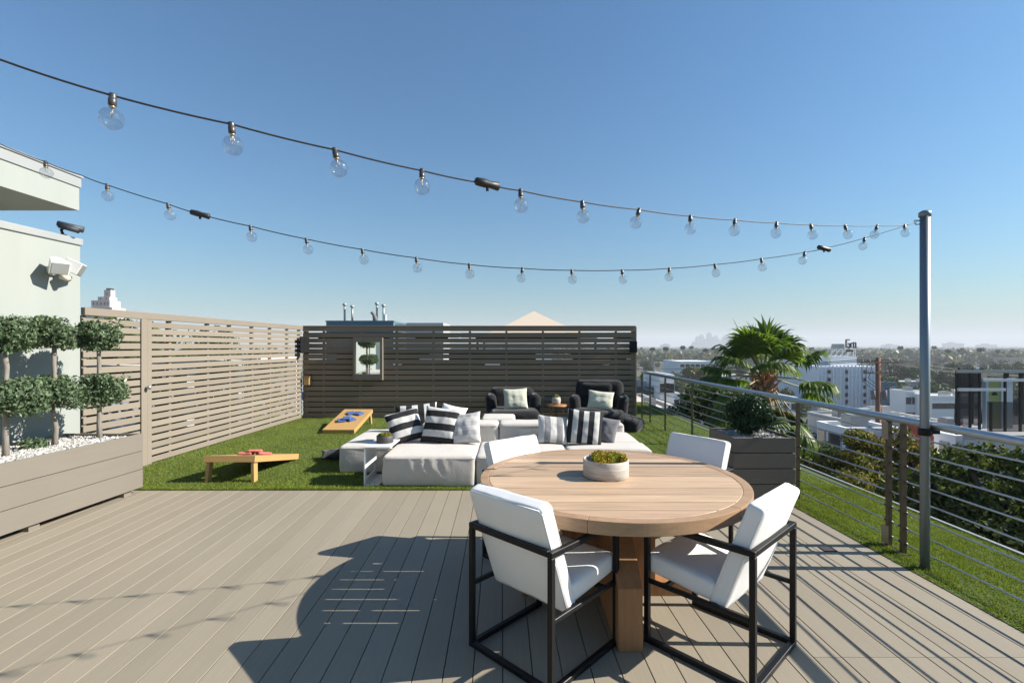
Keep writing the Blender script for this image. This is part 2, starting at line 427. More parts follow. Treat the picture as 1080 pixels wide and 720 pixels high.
# --- slat fences
def slat_fence(t, p0, p1, ztop, z0, pitch, sh, thick, m, bats, back=None, cap=.09):
    p0, p1 = Vector((*p0, 0)), Vector((*p1, 0)); d = (p1 - p0); Ln = d.length; d.normalize(); nrm = Vector((d.y, -d.x, 0))
    def fn(u, v, z): return p0 + d * u + nrm * v + Vector((0, 0, z))
    def bx(mb, u0, u1, v0, v1, a, b):
        mb.prism([(u0, v0), (u1, v0), (u1, v1), (u0, v1)], a, b, fn)
    mb = MB(); z = z0; i = 0
    while z + sh < ztop - cap:
        w1, w2 = random.gauss(0, .0012), random.gauss(0, .0012)
        bx(mb, 0, Ln, 0 + w1, thick + w1, z + w2, z + sh + w2); z += pitch
    mb.build('slat_panel', m, t, bevel=.003, seg=1)
    mb = MB(); bx(mb, 0, Ln, -.012, thick + .022, ztop - cap, ztop); mb.build('top_cap', m, t, bevel=.003, seg=1)
    for u, w in bats:
        mb = MB(); bx(mb, max(0, u - w / 2), min(Ln, u + w / 2), -.05, -.003, 0, ztop - cap - .002); mb.build('batten', m, t)
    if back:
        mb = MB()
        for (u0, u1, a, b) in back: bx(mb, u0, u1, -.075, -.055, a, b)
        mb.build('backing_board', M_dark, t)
    return fn, bx, Ln
yB = 10.86
p0, p1 = (lx(10.80), 10.80), (lx(5.64), 5.64)
t = thing('slat_fence', 'sunlit taupe horizontal slat fence along the left of the lawn', 'fence', (lx(8), 8, 0))
fn, bx, Ln = slat_fence(t, p1, p0, 2.05, .02, .0965, .0735, .02, M_fence, [(.03, .06), (1.35, .05), (2.15, .05), (2.7, .05), (3.35, .05), (3.95, .05), (4.6, .05), (5.1, .06)])
mb = MB(); bx(mb, .80, .90, .021, .04, 0, 2.0); mb.build('gate_stile', M_fence, t, bevel=.003)
mb = MB(); bx(mb, .905, .975, .021, .036, .0, 1.96); mb.build('gate_stile', M_fence, t, bevel=.003)
mb = MB(); mb.tube([fn(.87, .04, 1.05), fn(.87, .075, 1.05)], .012, 8); mb.lathe([(.0, -.028), (.02, -.022), (.028, 0), (.02, .022), (0, .028)], fn(.87, .09, 1.05), 12); mb.build('gate_latch', M_steel, t)
# back wall
xl, xrw = lx(10.8) + .02, 2.72
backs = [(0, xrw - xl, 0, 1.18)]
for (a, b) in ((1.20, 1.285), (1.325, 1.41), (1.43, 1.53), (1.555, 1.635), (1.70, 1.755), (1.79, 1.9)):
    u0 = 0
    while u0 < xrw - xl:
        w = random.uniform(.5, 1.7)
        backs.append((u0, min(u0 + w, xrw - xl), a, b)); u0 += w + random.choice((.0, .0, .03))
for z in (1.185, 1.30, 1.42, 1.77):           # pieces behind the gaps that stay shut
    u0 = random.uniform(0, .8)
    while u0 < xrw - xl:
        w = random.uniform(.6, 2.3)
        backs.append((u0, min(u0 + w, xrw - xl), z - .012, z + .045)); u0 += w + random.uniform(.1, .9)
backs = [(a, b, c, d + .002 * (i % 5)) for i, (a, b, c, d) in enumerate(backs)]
t = thing('slat_wall', 'dark shaded timber slat wall closing the far end of the lawn', 'wall', (-1, yB, 0))
bats = [(.05, .1)] + [(k * .815 + .45, .045) for k in range(9)] + [(xrw - xl - .03, .06)]
slat_fence(t, (xl, yB), (xrw, yB), 2.03, .02, .1185, .0985, .022, M_wallwood, bats, backs, cap=.095)
mb = MB(); mb.box(xl, xrw + .03, yB - .045, yB + .10, 2.031, 2.055); mb.build('wall_coping', M_wallwood, t, bevel=.004)
mb = MB(); mb.box(xrw, xrw + .05, yB - .03, yB + .07, 0, 2.03); mb.build('end_post', M_wallwood, t, bevel=.004)

# mirror in a deep timber frame on the back wall
fy = yB - .0225
t = thing('wall_mirror', 'small upright mirror in a deep timber frame on dark slat wall', 'mirror', (-3.2, fy, 1.3))
mx0, mx1, mz0, mz1 = SX(373.5, fy), SX(404.5, fy), SZ(400.5, fy), SZ(356, fy)
mb = MB(); b_ = .055
mb.box(mx0, mx0 + b_, fy - .10, fy - .002, mz0, mz1); mb.box(mx1 - b_, mx1, fy - .10, fy - .002, mz0, mz1)
mb.box(mx0 + b_, mx1 - b_, fy - .10, fy - .002, mz1 - .10, mz1); mb.box(mx0 + b_, mx1 - b_, fy - .10, fy - .002, mz0, mz0 + .13)
mb.build('frame', M_planter, t, bevel=.004)
mc = Vector(((mx0 + mx1) / 2, fy - .045, (mz0 + mz1) / 2)); rot = Matrix.Rotation(R(2.15), 4, 'Z')
hw, hh = (mx1 - mx0) / 2 - b_ - .003, (mz1 - mz0) / 2 - .10
mb = MB(); mb.box(-hw, hw, -.004, .004, -hh - .02, hh, xf=Matrix.Translation(mc) @ rot); mb.build('mirror_glass', M_mirror, t)

# speakers
def speaker(label, c, sz, yaw, arm):
    t = thing('wall_speaker', label, 'speaker', c, yaw)
    w, d, h = sz
    mb = MB(); mb.prism([(-w / 2, -d / 2), (w / 2, -d / 2), (w * .36, d / 2), (-w * .36, d / 2)], -h / 2, h / 2, lambda p, q, z: (p, q, z)); mb.build('cabinet', M_black, t, False, bevel=.012)
    mb = MB(); mb.box(-w / 2 + .015, w / 2 - .015, -d / 2 - .006, -d / 2 - .001, -h / 2 + .015, h / 2 - .015); mb.build('grille', M_charcoal, t, False)
    mb = MB(); mb.bar((0, d / 2, 0), (arm[0], arm[1], 0), .04); mb.build('bracket', M_black, t, False)
speaker('black loudspeaker in the left corner where the two fences meet', (-4.53, 10.60, 1.63), (.20, .18, .36), R(35), (0, .18))
speaker('small black loudspeaker on the right end of dark slat wall', (2.66, 10.72, 1.585), (.17, .16, .25), R(-8), (0, .12))
t = thing('wall_lantern', 'tan box lantern low in the left corner of slat wall', 'lantern', (-4.52, yB - .08, .83))
mb = MB(); mb.box(-4.585, -4.465, yB - .135, yB - .025, .745, .915); mb.build('body', M_pine, t, bevel=.012)
mb = MB(); mb.box(-4.60, -4.45, yB - .15, yB - .0235, .916, .935); mb.build('lid', M_teakleg, t, bevel=.004)

# --- planter with topiary, left
def pX(Y): return -4.05 + (Y - 5.35) * .07
t = thing('long_planter', 'long low taupe plank planter on feet under the mint wall', 'planter', (-4.4, 4, 0))
y0, y1 = .6, 5.35; zc = [.06, .253, .258, .451, .456, .645]
mb = MB()
for k in range(3):
    a, b = zc[2 * k], zc[2 * k + 1]
    mb.prism([(pX(y0) - .025, y0), (pX(y0), y0), (pX(y1), y1), (pX(y1) - .025, y1)], a, b, lambda p, q, z: (p, q, z))
    mb.prism([(pX(y1) - .026, y1 - .025), (pX(y1) - .026, y1), (pX(y1) - .86, y1), (pX(y1) - .86, y1 - .025)], a, b, lambda p, q, z: (p, q, z))
mb.prism([(pX(y0) - .83, y0), (pX(y0) - .86, y0), (pX(y1) - .86, y1 - .026), (pX(y1) - .83, y1 - .026)], .06, .645, lambda p, q, z: (p, q, z))
mb.build('plank_box', M_planter, t, bevel=.003, seg=1)
mb = MB(); mb.prism([(pX(y0) - .026, y0), (pX(y0) - .829, y0), (pX(y1) - .829, y1 - .027), (pX(y1) - .026, y1 - .027)], .061, .60, lambda p, q, z: (p, q, z)); mb.build('liner', M_dark, t)
for yy in (.9, 2.2, 3.3, 4.25, 5.2):
    mb = MB(); mb.box(pX(yy) - .12, pX(yy) - .04, yy - .05, yy + .05, 0, .0605); mb.build('foot', M_planter, t)
def gravel(n, x0f, x1f, ya, yb, z, s, seed):
    g = np.random.default_rng(seed); V = []; mb = MB()
    base = [(1, 0, 0), (-1, 0, 0), (0, 1, 0), (0, -1, 0), (0, 0, 1), (0, 0, -1)]
    fs = [(0, 2, 4), (2, 1, 4), (1, 3, 4), (3, 0, 4), (2, 0, 5), (1, 2, 5), (3, 1, 5), (0, 3, 5)]
    for i in range(n):
        y = ya + (yb - ya) * g.random(); x = x0f(y) + (x1f(y) - x0f(y)) * g.random()
        r = s * (.6 + .7 * g.random()); e = Euler(tuple(g.random(3) * 6)).to_matrix()
        mb.add([tuple(e @ Vector((p[0] * r, p[1] * r * .8, p[2] * r * .65)) + Vector((x, y, z + g.random() * s * .6))) for p in base], fs)
    return mb
gravel(2600, lambda y: pX(y) - .82, lambda y: pX(y) - .035, 3.2, 5.3, .606, .022, 3).build('gravel', M_gravel, t)['kind'] = 'stuff'
mb = MB(); mb.prism([(pX(.7) - .03, .7), (pX(.7) - .82, .7), (pX(5.3) - .82, 5.31), (pX(5.3) - .03, 5.31)], .601, .612, lambda p, q, z: (p, q, z)); mb.build('gravel_bed', M_gravel, t)
def topiary(label, x, y, up, low, seed):
    t = thing('topiary_tree', label, 'tree', (x, y, .61), 0, 'two-tier topiary trees in the long planter')
    mb = MB(); g = random.Random(seed)
    zt = up[2]
    pts = [(x, y, .58)] + [(x + g.uniform(-.012, .012), y + g.uniform(-.012, .012), .58 + (zt - .66) * k / 5) for k in range(1, 6)]
    mb.tube(pts, [.028, .022, .020, .019, .019, .019], 8)
    for k in range(5):
        a = k * 1.26 + seed; mb.tube([pts[-1], (up[0] + math.cos(a) * up[3] * .35, up[1] + math.sin(a) * up[3] * .35, zt - .04), (up[0] + math.cos(a) * up[3] * .7, up[1] + math.sin(a) * up[3] * .7, zt + .08)], [.018, .012, .005], 6)
        c = Vector((low[0], low[1], low[2])); s = Vector(pts[2]); mb.tube([s, c + Vector((math.cos(a) * low[3] * .4, math.sin(a) * low[3] * .4, -.03)), c + Vector((math.cos(a) * low[3] * .7, math.sin(a) * low[3] * .7, .06))], [.015, .01, .004], 6)
    mb.build('trunk', M_trunk, t)
    for q, c in enumerate((up, low)):
        cx, cy, cz, r, h = c
        bl = [(cx, cy, cz, r * .82, r * .82, h * .86)]
        for k in range(13):
            a = g.uniform(0, 2 * PI); e = g.uniform(-.75, .95)
            bl.append((cx + math.cos(a) * math.sqrt(1 - e * e * .8) * r * .62, cy + math.sin(a) * math.sqrt(1 - e * e * .8) * r * .62, cz + e * h * .62, r * .38, r * .38, h * .40))
        sh = [(cx + math.cos(k * 1.1 + seed) * r * .74, cy + math.sin(k * 1.1 + seed) * r * .74, cz + h * .72 * math.sin(k * 2.3), r * .2, r * .2, h * .27) for k in range(16)]
        np_mesh('crown', np.concatenate([leaf_cloud(4300, bl, .036, .55, seed * 7 + q, aspect=1.9), leaf_cloud(500, sh, .034, .3, seed * 5 + q, aspect=2.2)]), 4, M_topiary, t)
    return t
topiary('two-tier topiary tree cut off by the left edge of the photo', -4.52, 4.35, (-4.54, 4.35, 1.70, .235, .19), (-4.45, 4.35, 1.14, .255, .205), 1)
topiary('two-tier topiary tree in the middle of planter, fork under its upper ball', -4.53, 4.82, (-4.56, 4.82, 1.72, .245, .185), (-4.50, 4.82, 1.13, .28, .20), 2)
topiary('two-tier topiary tree at the planter end, before the slat fence', -4.40, 5.2, (-4.40, 5.2, 1.705, .225, .175), (-4.36, 5.2, 1.13, .245, .185), 3)
o = np_mesh('planter_weed', leaf_cloud(500, [(-4.62, 4.68, .66, .09, .09, .06), (-4.60, 4.74, .65, .07, .07, .05)], .05, .3, 4, aspect=3), 4, M_topiary); tag(o, 'low green tuft growing in the white gravel', 'plant')

# flood light and camera on the left wall
fy_ = 5.28; wx = lx(fy_)
t = thing('flood_light', 'white twin-head flood light on the mint wall corner', 'light', (wx, fy_, 2.42))
mb = MB(); mb.lathe([(.055, 0), (.055, .03), (.03, .045)], (0, 0, 0), 16, xf=Matrix.Translation((wx, fy_, 2.42)) @ Matrix.Rotation(PI / 2, 4, 'Y')); mb.build('base_plate', M_offwhite, t)
for (dy, dz, yaw) in ((-.10, .03, -.5), (.10, .05, .5)):
    X = Matrix.Translation((wx + .17, fy_ + dy, 2.42 + dz)) @ Matrix.Rotation(yaw, 4, 'Z') @ Matrix.Rotation(.45, 4, 'Y')
    mb = MB(); mb.prism([(-.09, -.045), (-.09, .045), (.07, .085), (.07, -.085)], -.07, .07, lambda p, q, z: X @ Vector((p, q, z)))
    h = mb.build('lamp_head', M_offwhite, t, bevel=.008)
    mb = MB(); mb.box(.071, .076, -.072, .072, -.058, .058, xf=X); mb.build('lamp_glass', M_flash, h)
    mb = MB(); mb.tube([(wx + .04, fy_, 2.42), X @ Vector((-.09, 0, 0))], .018, 8); mb.build('arm', M_offwhite, t)
mb = MB(); mb.tube([(wx + .10, fy_ + .03, 2.37), (wx + .17, fy_ + .05, 2.33)], [.045, .03], 10); mb.build('motion_sensor', mat('cream_plastic', (.66, .58, .44), .5), t)
t = thing('security_camera', 'dark grey bullet camera on the coping of mint wall', 'camera', (lx(5.45) - .02, 5.45, 2.835))
cxx = lx(5.45)
mb = MB(); mb.lathe([(.035, 0), (.035, .012), (.015, .02)], (cxx - .03, 5.45, 2.835), 14); mb.tube([(cxx - .03, 5.45, 2.85), (cxx - .05, 5.45, 2.90), (cxx - .0, 5.45, 2.93)], .014, 8); mb.build('bracket', M_black, t)
mb = MB(); mb.tube([(cxx - .05, 5.42, 2.945), (cxx + .10, 5.51, 2.905)], [.03, .034], 14); mb.build('housing', M_plastic, t)
mb = MB(); mb.tube([(cxx - .06, 5.414, 2.965), (cxx + .13, 5.53, 2.918)], [.03, .036], 8); mb.build('sun_shield', M_plastic, t)

# --- right planter with clipped ball
t = thing('square_planter', 'square dark plank planter standing by the cable railing', 'planter', (2.5, 5.15, 0))
X0, X1, Y0, Y1 = 2.225, 2.85, 4.89, 5.50
mb = MB()
for k in range(4):
    a = .06 + k * .1575; b = a + .150
    mb.box(X0, X1, Y0, Y0 + .025, a, b); mb.box(X0, X1, Y1 - .025, Y1, a, b)
    mb.box(X0, X0 + .025, Y0 + .026, Y1 - .026, a, b); mb.box(X1 - .025, X1, Y0 + .026, Y1 - .026, a, b)
mb.build('plank_box', M_gplanter, t, bevel=.004, seg=1)
mb = MB(); mb.box(X0 + .026, X1 - .026, Y0 + .026, Y1 - .026, .062, .64); mb.build('liner', M_dark, t)
for (a, b) in ((X0 + .08, Y0 + .08), (X1 - .14, Y0 + .08), (X0 + .08, Y1 - .12), (X1 - .14, Y1 - .12)):
    mb = MB(); mb.box(a - .04, a + .04, b - .04, b + .04, 0, .061); mb.build('foot', M_dark, t)
gravel(900, lambda y: X0 + .04, lambda y: X1 - .04, Y0 + .04, Y1 - .04, .648, .018, 9).build('gravel', M_gravel, t)['kind'] = 'stuff'
t = thing('clipped_shrub', 'round clipped dark green shrub in the square planter', 'shrub', (2.53, 5.2, .64))
mb = MB(); mb.tube([(2.53, 5.2, .62), (2.53, 5.2, .85)], [.03, .02], 8)
for k in range(7):
    a = k * .9; mb.tube([(2.53, 5.2, .72), (2.53 + math.cos(a) * .15, 5.2 + math.sin(a) * .15, .9)], [.012, .004], 5)
mb.build('stem', M_bark, t)
gb = random.Random(3); bl = [(2.53, 5.2, .88, .215, .215, .19)]
for k in range(16):
    a = gb.uniform(0, 2 * PI); e = gb.uniform(-.8, .95); q = math.sqrt(1 - e * e * .8)
    bl.append((2.53 + math.cos(a) * q * .15, 5.2 + math.sin(a) * q * .15, .88 + e * .14, .105, .105, .10))
np_mesh('foliage', leaf_cloud(8500, bl, .030, .6, 17, aspect=1.7), 4, M_ball, t)
t = thing('deck_drain', 'small dark square drain cover set in the decking', 'drain', (2.5, 3.85, 0))
mb = MB(); mb.box(2.44, 2.54, 3.80, 3.885, .001, .006)
mb.build('cover', M_dark, t, bevel=.002)

# --- railing
t = thing('cable_railing', 'steel railing with horizontal rods along the lawn edge', 'railing', (3.02, 6, 0))
ya, yb2 = .2, 10.78
mb = MB(); mb.tube([(rx(3.105, y), y, 1.03) for y in np.linspace(ya, yb2, 24)], .0285, 14); mb.build('top_rail', M_steel, t)
for k in range(8):
    z = .085 + .1185 * k
    mb = MB(); mb.tube([(rx(3.105, y) + .0, y, z - .004 * math.sin((y - ya) * 2.2 + k)) for y in np.linspace(ya, yb2, 30)], .0064, 8); mb.build('rod', M_rod, t)
for y in (.95, 2.12, 3.765, 3.905, 5.10, 6.5, 7.92, 9.22, 10.15, 10.74):
    w = .056
    mb = MB(); X = rx(3.105, y); mb.box(X - .006, X + .006, y - w / 2, y + w / 2, -.03, 1.0)
    mb.box(X - .028, X - .006, y - w / 2, y - w / 2 + .008, 0, .99); 
    for k in range(8):
        z = .085 + .1185 * k; mb.tube([(X, y - w / 2 - .012, z), (X, y + w / 2 + .012, z)], .0105, 6)
    mb.box(X - .05, X + .05, y - .05, y + .05, .002, .012); p = mb.build('post', M_post, t)
mb = MB(); X = rx(3.105, 3.905); M_plate = mat('tan_plate', (.30, .25, .18), .5, metal=.4); mb.box(X - .033, X - .0285, 3.875, 3.937, .86, 1.0); mb.build('joint_plate', M_plate, t)
mb = MB(); mb.box(X - .034, X - .029, 3.87, 3.94, .03, .17); mb.build('joint_plate', M_plate, t)
# --- light pole
t = thing('light_pole', 'tall grey steel pole holding the string lights', 'pole', (2.965, 3.5, 0))
mb = MB(); mb.tube([(2.965, 3.5, -.04), (2.965, 3.5, 2.545)], .0302, 18); mb.build('pole', M_polesteel, t)
mb = MB(); mb.lathe([(.037, 0), (.037, .03), (.02, .042), (0, .045)], (2.965, 3.5, 2.53), 18); mb.build('cap', M_polesteel, t)
mb = MB(); mb.lathe([(.0345, 0), (.041, .002), (.041, .05), (.0345, .052)], (2.965, 3.5, .96), 18); mb.box(2.995, 3.045, 3.465, 3.535, .975, 1.0); mb.build('rail_clamp', M_black, t)
mb = MB(); mb.tube([(2.93, 3.5, 2.50), (2.885, 3.49, 2.50), (2.875, 3.485, 2.485), (2.895, 3.49, 2.47), (2.93, 3.5, 2.475)], .004, 6); mb.build('hook', M_steel, t)

# --- string lights: sight lines meet the vertical plane each string hangs in
def on_plane(px, py, slope):
    k = (px - CX) / F
    Y = (3.48 - slope * 2.95) / (1 - slope * k)
    return Vector((k * Y, Y, EYE - (py - CY) / F * Y))
def string(label, slope, bulbs, plugs, ends, anchor):
    pts = sorted([(px, py) for px, py in bulbs + plugs + ends])
    P = [on_plane(px, py, slope) for px, py in pts]
    P.insert(0, Vector(anchor)); P.append(Vector((2.90, 3.492, 2.49)))
    t = thing('string_light', label, 'string lights', tuple(P[-1]), 0, 'bulb strings over the terrace')
    path = []
    for i in range(len(P) - 1):
        for k in range(6):
            u = k / 6; q = P[i].lerp(P[i + 1], u); q.z -= .003 * 4 * u * (1 - u); path.append(q)
    path.append(P[-1])
    mb = MB(); mb.tube(path, .0027, 6); mb.build('cable', M_wire, t)
    g = random.Random(len(bulbs) + 3)
    for px, py in bulbs:
        c = on_plane(px, py, slope); tilt = Euler((g.uniform(-.2, .2), g.uniform(-.26, .26), g.uniform(0, 6))).to_matrix().to_4x4()
        X = Matrix.Translation(c) @ tilt @ Matrix.Scale(.8, 4)
        mb = MB(); mb.lathe([(.0, .008), (.009, .007), (.0105, .002), (.0105, -.010), (.012, -.011), (.012, -.030), (.0105, -.032), (0, -.032)], n=14, xf=X)
        mb.lathe([(.0, -.0321), (.0095, -.0322), (.0095, -.037), (.0, -.0371)], n=12, mat=1, xf=X)
        so = mb.build('socket', [M_socket, M_brass], t)
        pr = [(.0085, -.037), (.010, -.041)]
        for k in range(1, 13):
            a = PI * (.13 + .87 * k / 12); pr.append((max(.035 * math.sin(a), 0), -.072 + .035 * math.cos(a)))
        mb = MB(); mb.lathe(pr, n=24, xf=X)
        mb.tube([X @ Vector(p) for p in ((-.004, 0, -.038), (-.008, 0, -.058), (-.004, 0, -.068), (0, 0, -.060), (.004, 0, -.068), (.008, 0, -.058), (.004, 0, -.038))], .0006, 4, 1)
        mb.lathe([(.0, -.037), (.004, -.039), (.002, -.054), (0, -.055)], n=8, mat=2, xf=X)
        mb.build('bulb', [M_glass, M_brass, M_offwhite], so)
    for px, py in plugs:
        c = on_plane(px, py, slope); d = (on_plane(px + 4, py + 1, slope) - on_plane(px - 4, py - 1, slope)).normalized()
        mb = MB(); mb.tube([c - d * .05, c - d * .045, c - d * .012, c + d * .012, c + d * .045, c + d * .05], [.006, .014, .016, .013, .016, .006], 10); mb.tube([c + Vector((0, 0, 0)), c + Vector((0, 0, -.025))], .006, 6); mb.build('connector', M_plug, t)
    return t
b1 = [(119, 101), (244, 131), (353, 158), (445, 180), (549, 201), (614, 213), (674, 221), (728, 228), (775, 232), (819, 235), (855, 237), (891, 238), (925, 238), (954, 237.5)]
string('upper of the two bulb strings, coming over the camera from the left', .56, b1, [(514, 194)], [(-70, 38), (-20, 56), (0, 63)], (xe + .002, -.507, 2.95))
b2 = [(48, 171), (113, 195), (177, 215), (264, 238.5), (323, 252), (382, 263), (439, 272), (495, 279), (551, 283), (603, 285), (656, 285), (706, 283), (754, 279), (803, 273), (849, 266), (912, 251)]
string('lower bulb string, sagging across from the roof overhang to pole', .19, b2, [(211, 226), (869, 262)], [(-60, 124), (0, 152), (86, 185)], (xe + .002, 2.127, 3.23))

# ================================================================== FURNITURE
# --- round table
TX, TY, TR = .64, 3.19, .845
t = thing('round_table', 'big round teak dining table with slatted top, cross base', 'table', (TX, TY, 0))
n = 72; ring_in = TR - .055
mb = MB()
segs = 6
for s in range(segs):                       # rim in six glued segments
    a0, a1 = 2 * PI * s / segs + .2, 2 * PI * (s + 1) / segs + .2 - .0012
    k = 30; poly = []
    for i in range(k + 1): a = a0 + (a1 - a0) * i / k; poly.append((math.cos(a) * ring_in, math.sin(a) * ring_in))
    outer = [(math.cos(a0 + (a1 - a0) * i / k) * TR, math.sin(a0 + (a1 - a0) * i / k) * TR) for i in range(k + 1)]
    for i in range(k):
        pass
    vs, fs = [], []
    for (z, e) in ((.682, 0), (.75, 0)):
        for i in range(k + 1): vs.append((TX + poly[i][0], TY + poly[i][1], z)); vs.append((TX + outer[i][0], TY + outer[i][1], z))
    m2 = 2 * (k + 1)
    for i in range(k):
        a, b, c, d = 2 * i, 2 * i + 1, 2 * i + 3, 2 * i + 2
        fs += [(a, d, c, b), (m2 + a, m2 + b, m2 + c, m2 + d), (b, c, m2 + c, m2 + b), (a, m2 + a, m2 + d, d)]
    fs += [(0, 1, m2 + 1, m2), (2 * k, m2 + 2 * k, m2 + 2 * k + 1, 2 * k + 1)]
    mb.add(vs, fs)
mb.build('rim', M_teakrim, t, bevel=.004)
mb = MB()
edges = [-.79, -.66, -.53, -.395, -.26, -.13, .0, .13, .255, .375, .50, .635, .79]
r2 = ring_in - .0015
for i in range(12):
    g0, g1 = edges[i] + .0036, edges[i + 1] - .0036
    if i == 9: g0 += .004
    g0 = max(g0, -r2 + .0005); g1 = min(g1, r2 - .0005)
    ys = np.linspace(g0, g1, 7); poly = [(math.sqrt(max(r2 * r2 - y * y, 0)), y) for y in ys] + [(-math.sqrt(max(r2 * r2 - y * y, 0)), y) for y in ys[::-1]]
    dz = random.gauss(0, .0006)
    mb.prism(poly, .708 + dz, .7495 + dz, lambda p, q, z: (TX + p, TY + q, z))
mb.build('slat_top', M_teak, t, bevel=.002, seg=1)
mb = MB()
yz = [(-.64, 0), (.64, 0), (.64, .33), (.42, .52), (.42, .68), (-.42, .68), (-.42, .52), (-.64, .33)]
mb.prism(yz, -.065, .065, lambda p, q, a: (TX + a - .02, TY + p, q)); mb.build('pedestal_beam', M_teakleg, t, bevel=.004)
for s in (-1, 1):
    xz = [(.066, .0), (.56, 0), (.56, .09), (.30, .09), (.30, .68), (.066, .68)]
    mb = MB(); mb.prism(xz, -.065, .065, lambda p, q, a: (TX - .02 + s * p, TY + a, q)); mb.build('pedestal_beam', M_teakleg, t, bevel=.004)
mb = MB(); mb.box(TX - .5, TX + .46, TY - .62, TY - .56, .682, .707); mb.box(TX - .5, TX + .46, TY + .56, TY + .62, .682, .707); mb.build('underframe', M_teakleg, t)

# --- bowl of moss on the table
def moss_bowl(name, label, c, r, h, m, seed, yellow=.35, rim=.012):
    t = thing(name, label, 'bowl', c)
    mb = MB(); mb.lathe([(r * .96, 0), (r, .006), (r, h - .004), (r - rim * .3, h), (r - rim, h - .003), (r - rim, h - .03), (0, h - .03)], c, 40); mb.build('bowl', m, t)
    g = random.Random(seed); bl, by = [], []
    for k in range(34):
        a = g.uniform(0, 2 * PI); q = math.sqrt(g.random()) * (r - .03)
        e = (c[0] + math.cos(a) * q, c[1] + math.sin(a) * q, c[2] + h - .012 + (1 - (q / r) ** 2) * .02, .035 * r / .15, .035 * r / .15, .032 * r / .15)
        (by if g.random() < yellow else bl).append(e)
    np_mesh('moss', np.concatenate([leaf_cloud(5200, bl, .012, .5, seed, aspect=2.2), leaf_cloud(2400, by, .012, .5, seed + 1, aspect=2.2)]), 4, [M_moss, M_moss_y], t, midx=[0] * 5200 + [1] * 2400)
    return t
moss_bowl('moss_bowl', 'whitewashed round bowl of green moss on teak table', (.616, 3.20, .7502), .148, .115, M_bowl, 5)

# --- dining chairs
def make_chair(label):
    """origin on the floor under the seat centre, faces +y"""
    t = thing('dining_chair', label, 'chair', (0, 0, 0), 0, 'white dining chairs around the teak table')
    w, d, az, tb = .272, .275, .645, .028
    for s in (-1, 1):
        x = s * w
        mb = MB(); mb.bar((x, -d, .014), (x, d, .014), tb, ext=.014); mb.bar((x, -d, az), (x, d, az), tb, ext=.014)
        mb.bar((x, -d, .0281), (x, -d, az - .0141), tb); mb.bar((x, d, .0281), (x, d, az - .0141), tb)
        mb.bar((x, -d + .0141, .335), (x, d - .0141, .335), .022); mb.build('side_frame', M_black, t, False, bevel=.0025, seg=1)
    mb = MB(); a = w - .0141
    mb.bar((-a, -d, az), (a, -d, az), tb); mb.build('back_bar', M_black, t, False, bevel=.0025, seg=1)
    mb = MB(); mb.bar((-a, -d, .014), (a, -d, .014), tb); mb.build('floor_bar', M_black, t, False, bevel=.0025, seg=1)
    for yy in (-.09, .17):
        mb = MB(); mb.bar((-w + .011, yy, .335), (w - .011, yy, .335), .02); mb.build('seat_bar', M_black, t, False)
    def cushion(name, c, size, rx_, r=.035, crown=.012):
        X = Matrix.Rotation(rx_, 4, 'X')
        def dsp(p):
            k = (1 - (2 * p.x / size[0]) ** 2) * (1 - (2 * p.y / size[1]) ** 2) if size[2] < size[1] else (1 - (2 * p.x / size[0]) ** 2) * (1 - (2 * p.z / size[2]) ** 2)
            q = p.copy()
            if size[2] < size[1]: q.z += math.copysign(crown, p.z) * max(k, 0) if abs(p.z) > size[2] * .2 else 0
            else: q.y += math.copysign(crown, p.y) * max(k, 0) if abs(p.y) > size[1] * .2 else 0
            nn = mnoise.noise(p * 7 + Vector((c[1] * 20, 3, 1))) * .004 + mnoise.noise(p * 22 + Vector((c[1] * 9, 8, 1))) * .0012
            return q + Vector((nn, nn, nn))
        mb = MB(); mb.rbox(c, size, r, 18, xf=X, disp=dsp); o = mb.build(name, M_white, t, False)
        return o
    cushion('seat', (0, .108, .405), (.505, .40, .105), R(6), .028)
    bc, bs, br = (0, -.186, .588), (.508, .08, .585), R(20)
    bk = cushion('backrest', bc, bs, br, .02)
    X = Matrix.Translation(bc) @ Matrix.Rotation(br, 4, 'X')
    for f in (-1, 1):
        a, b, e, q = bs[0] / 2 - .0055, f * (bs[1] / 2 - .0055), bs[2] / 2 - .0055, .016
        loop = [(a, b, -e + q), (a, b, e - q), (a - q, b, e), (-a + q, b, e), (-a, b, e - q), (-a, b, -e + q), (-a + q, b, -e), (a - q, b, -e), (a, b, -e + q)]
        mb = MB(); mb.tube([X @ Vector(p) for p in loop], .0028, 6); o = mb.build('piping', M_white, bk, False)
    return t
ch = make_chair('white chair at the near left of the teak table, back to camera')
ch.location = (.174, 2.62, 0); ch.rotation_euler = (0, 0, math.atan2(-.69, .72))
dup(ch, (1.121, 2.63, 0), math.atan2(.68, .73), 'white chair at the near right of the teak table, full side in view')
dup(ch, (.177, 3.69, 0), math.atan2(-.66, -.75), 'white chair on far left side of table, only its backrest showing before the sofa')
dup(ch, (1.30, 3.80, 0), math.atan2(.80, -.60), 'white chair on far right side of table, in front of the square planter')

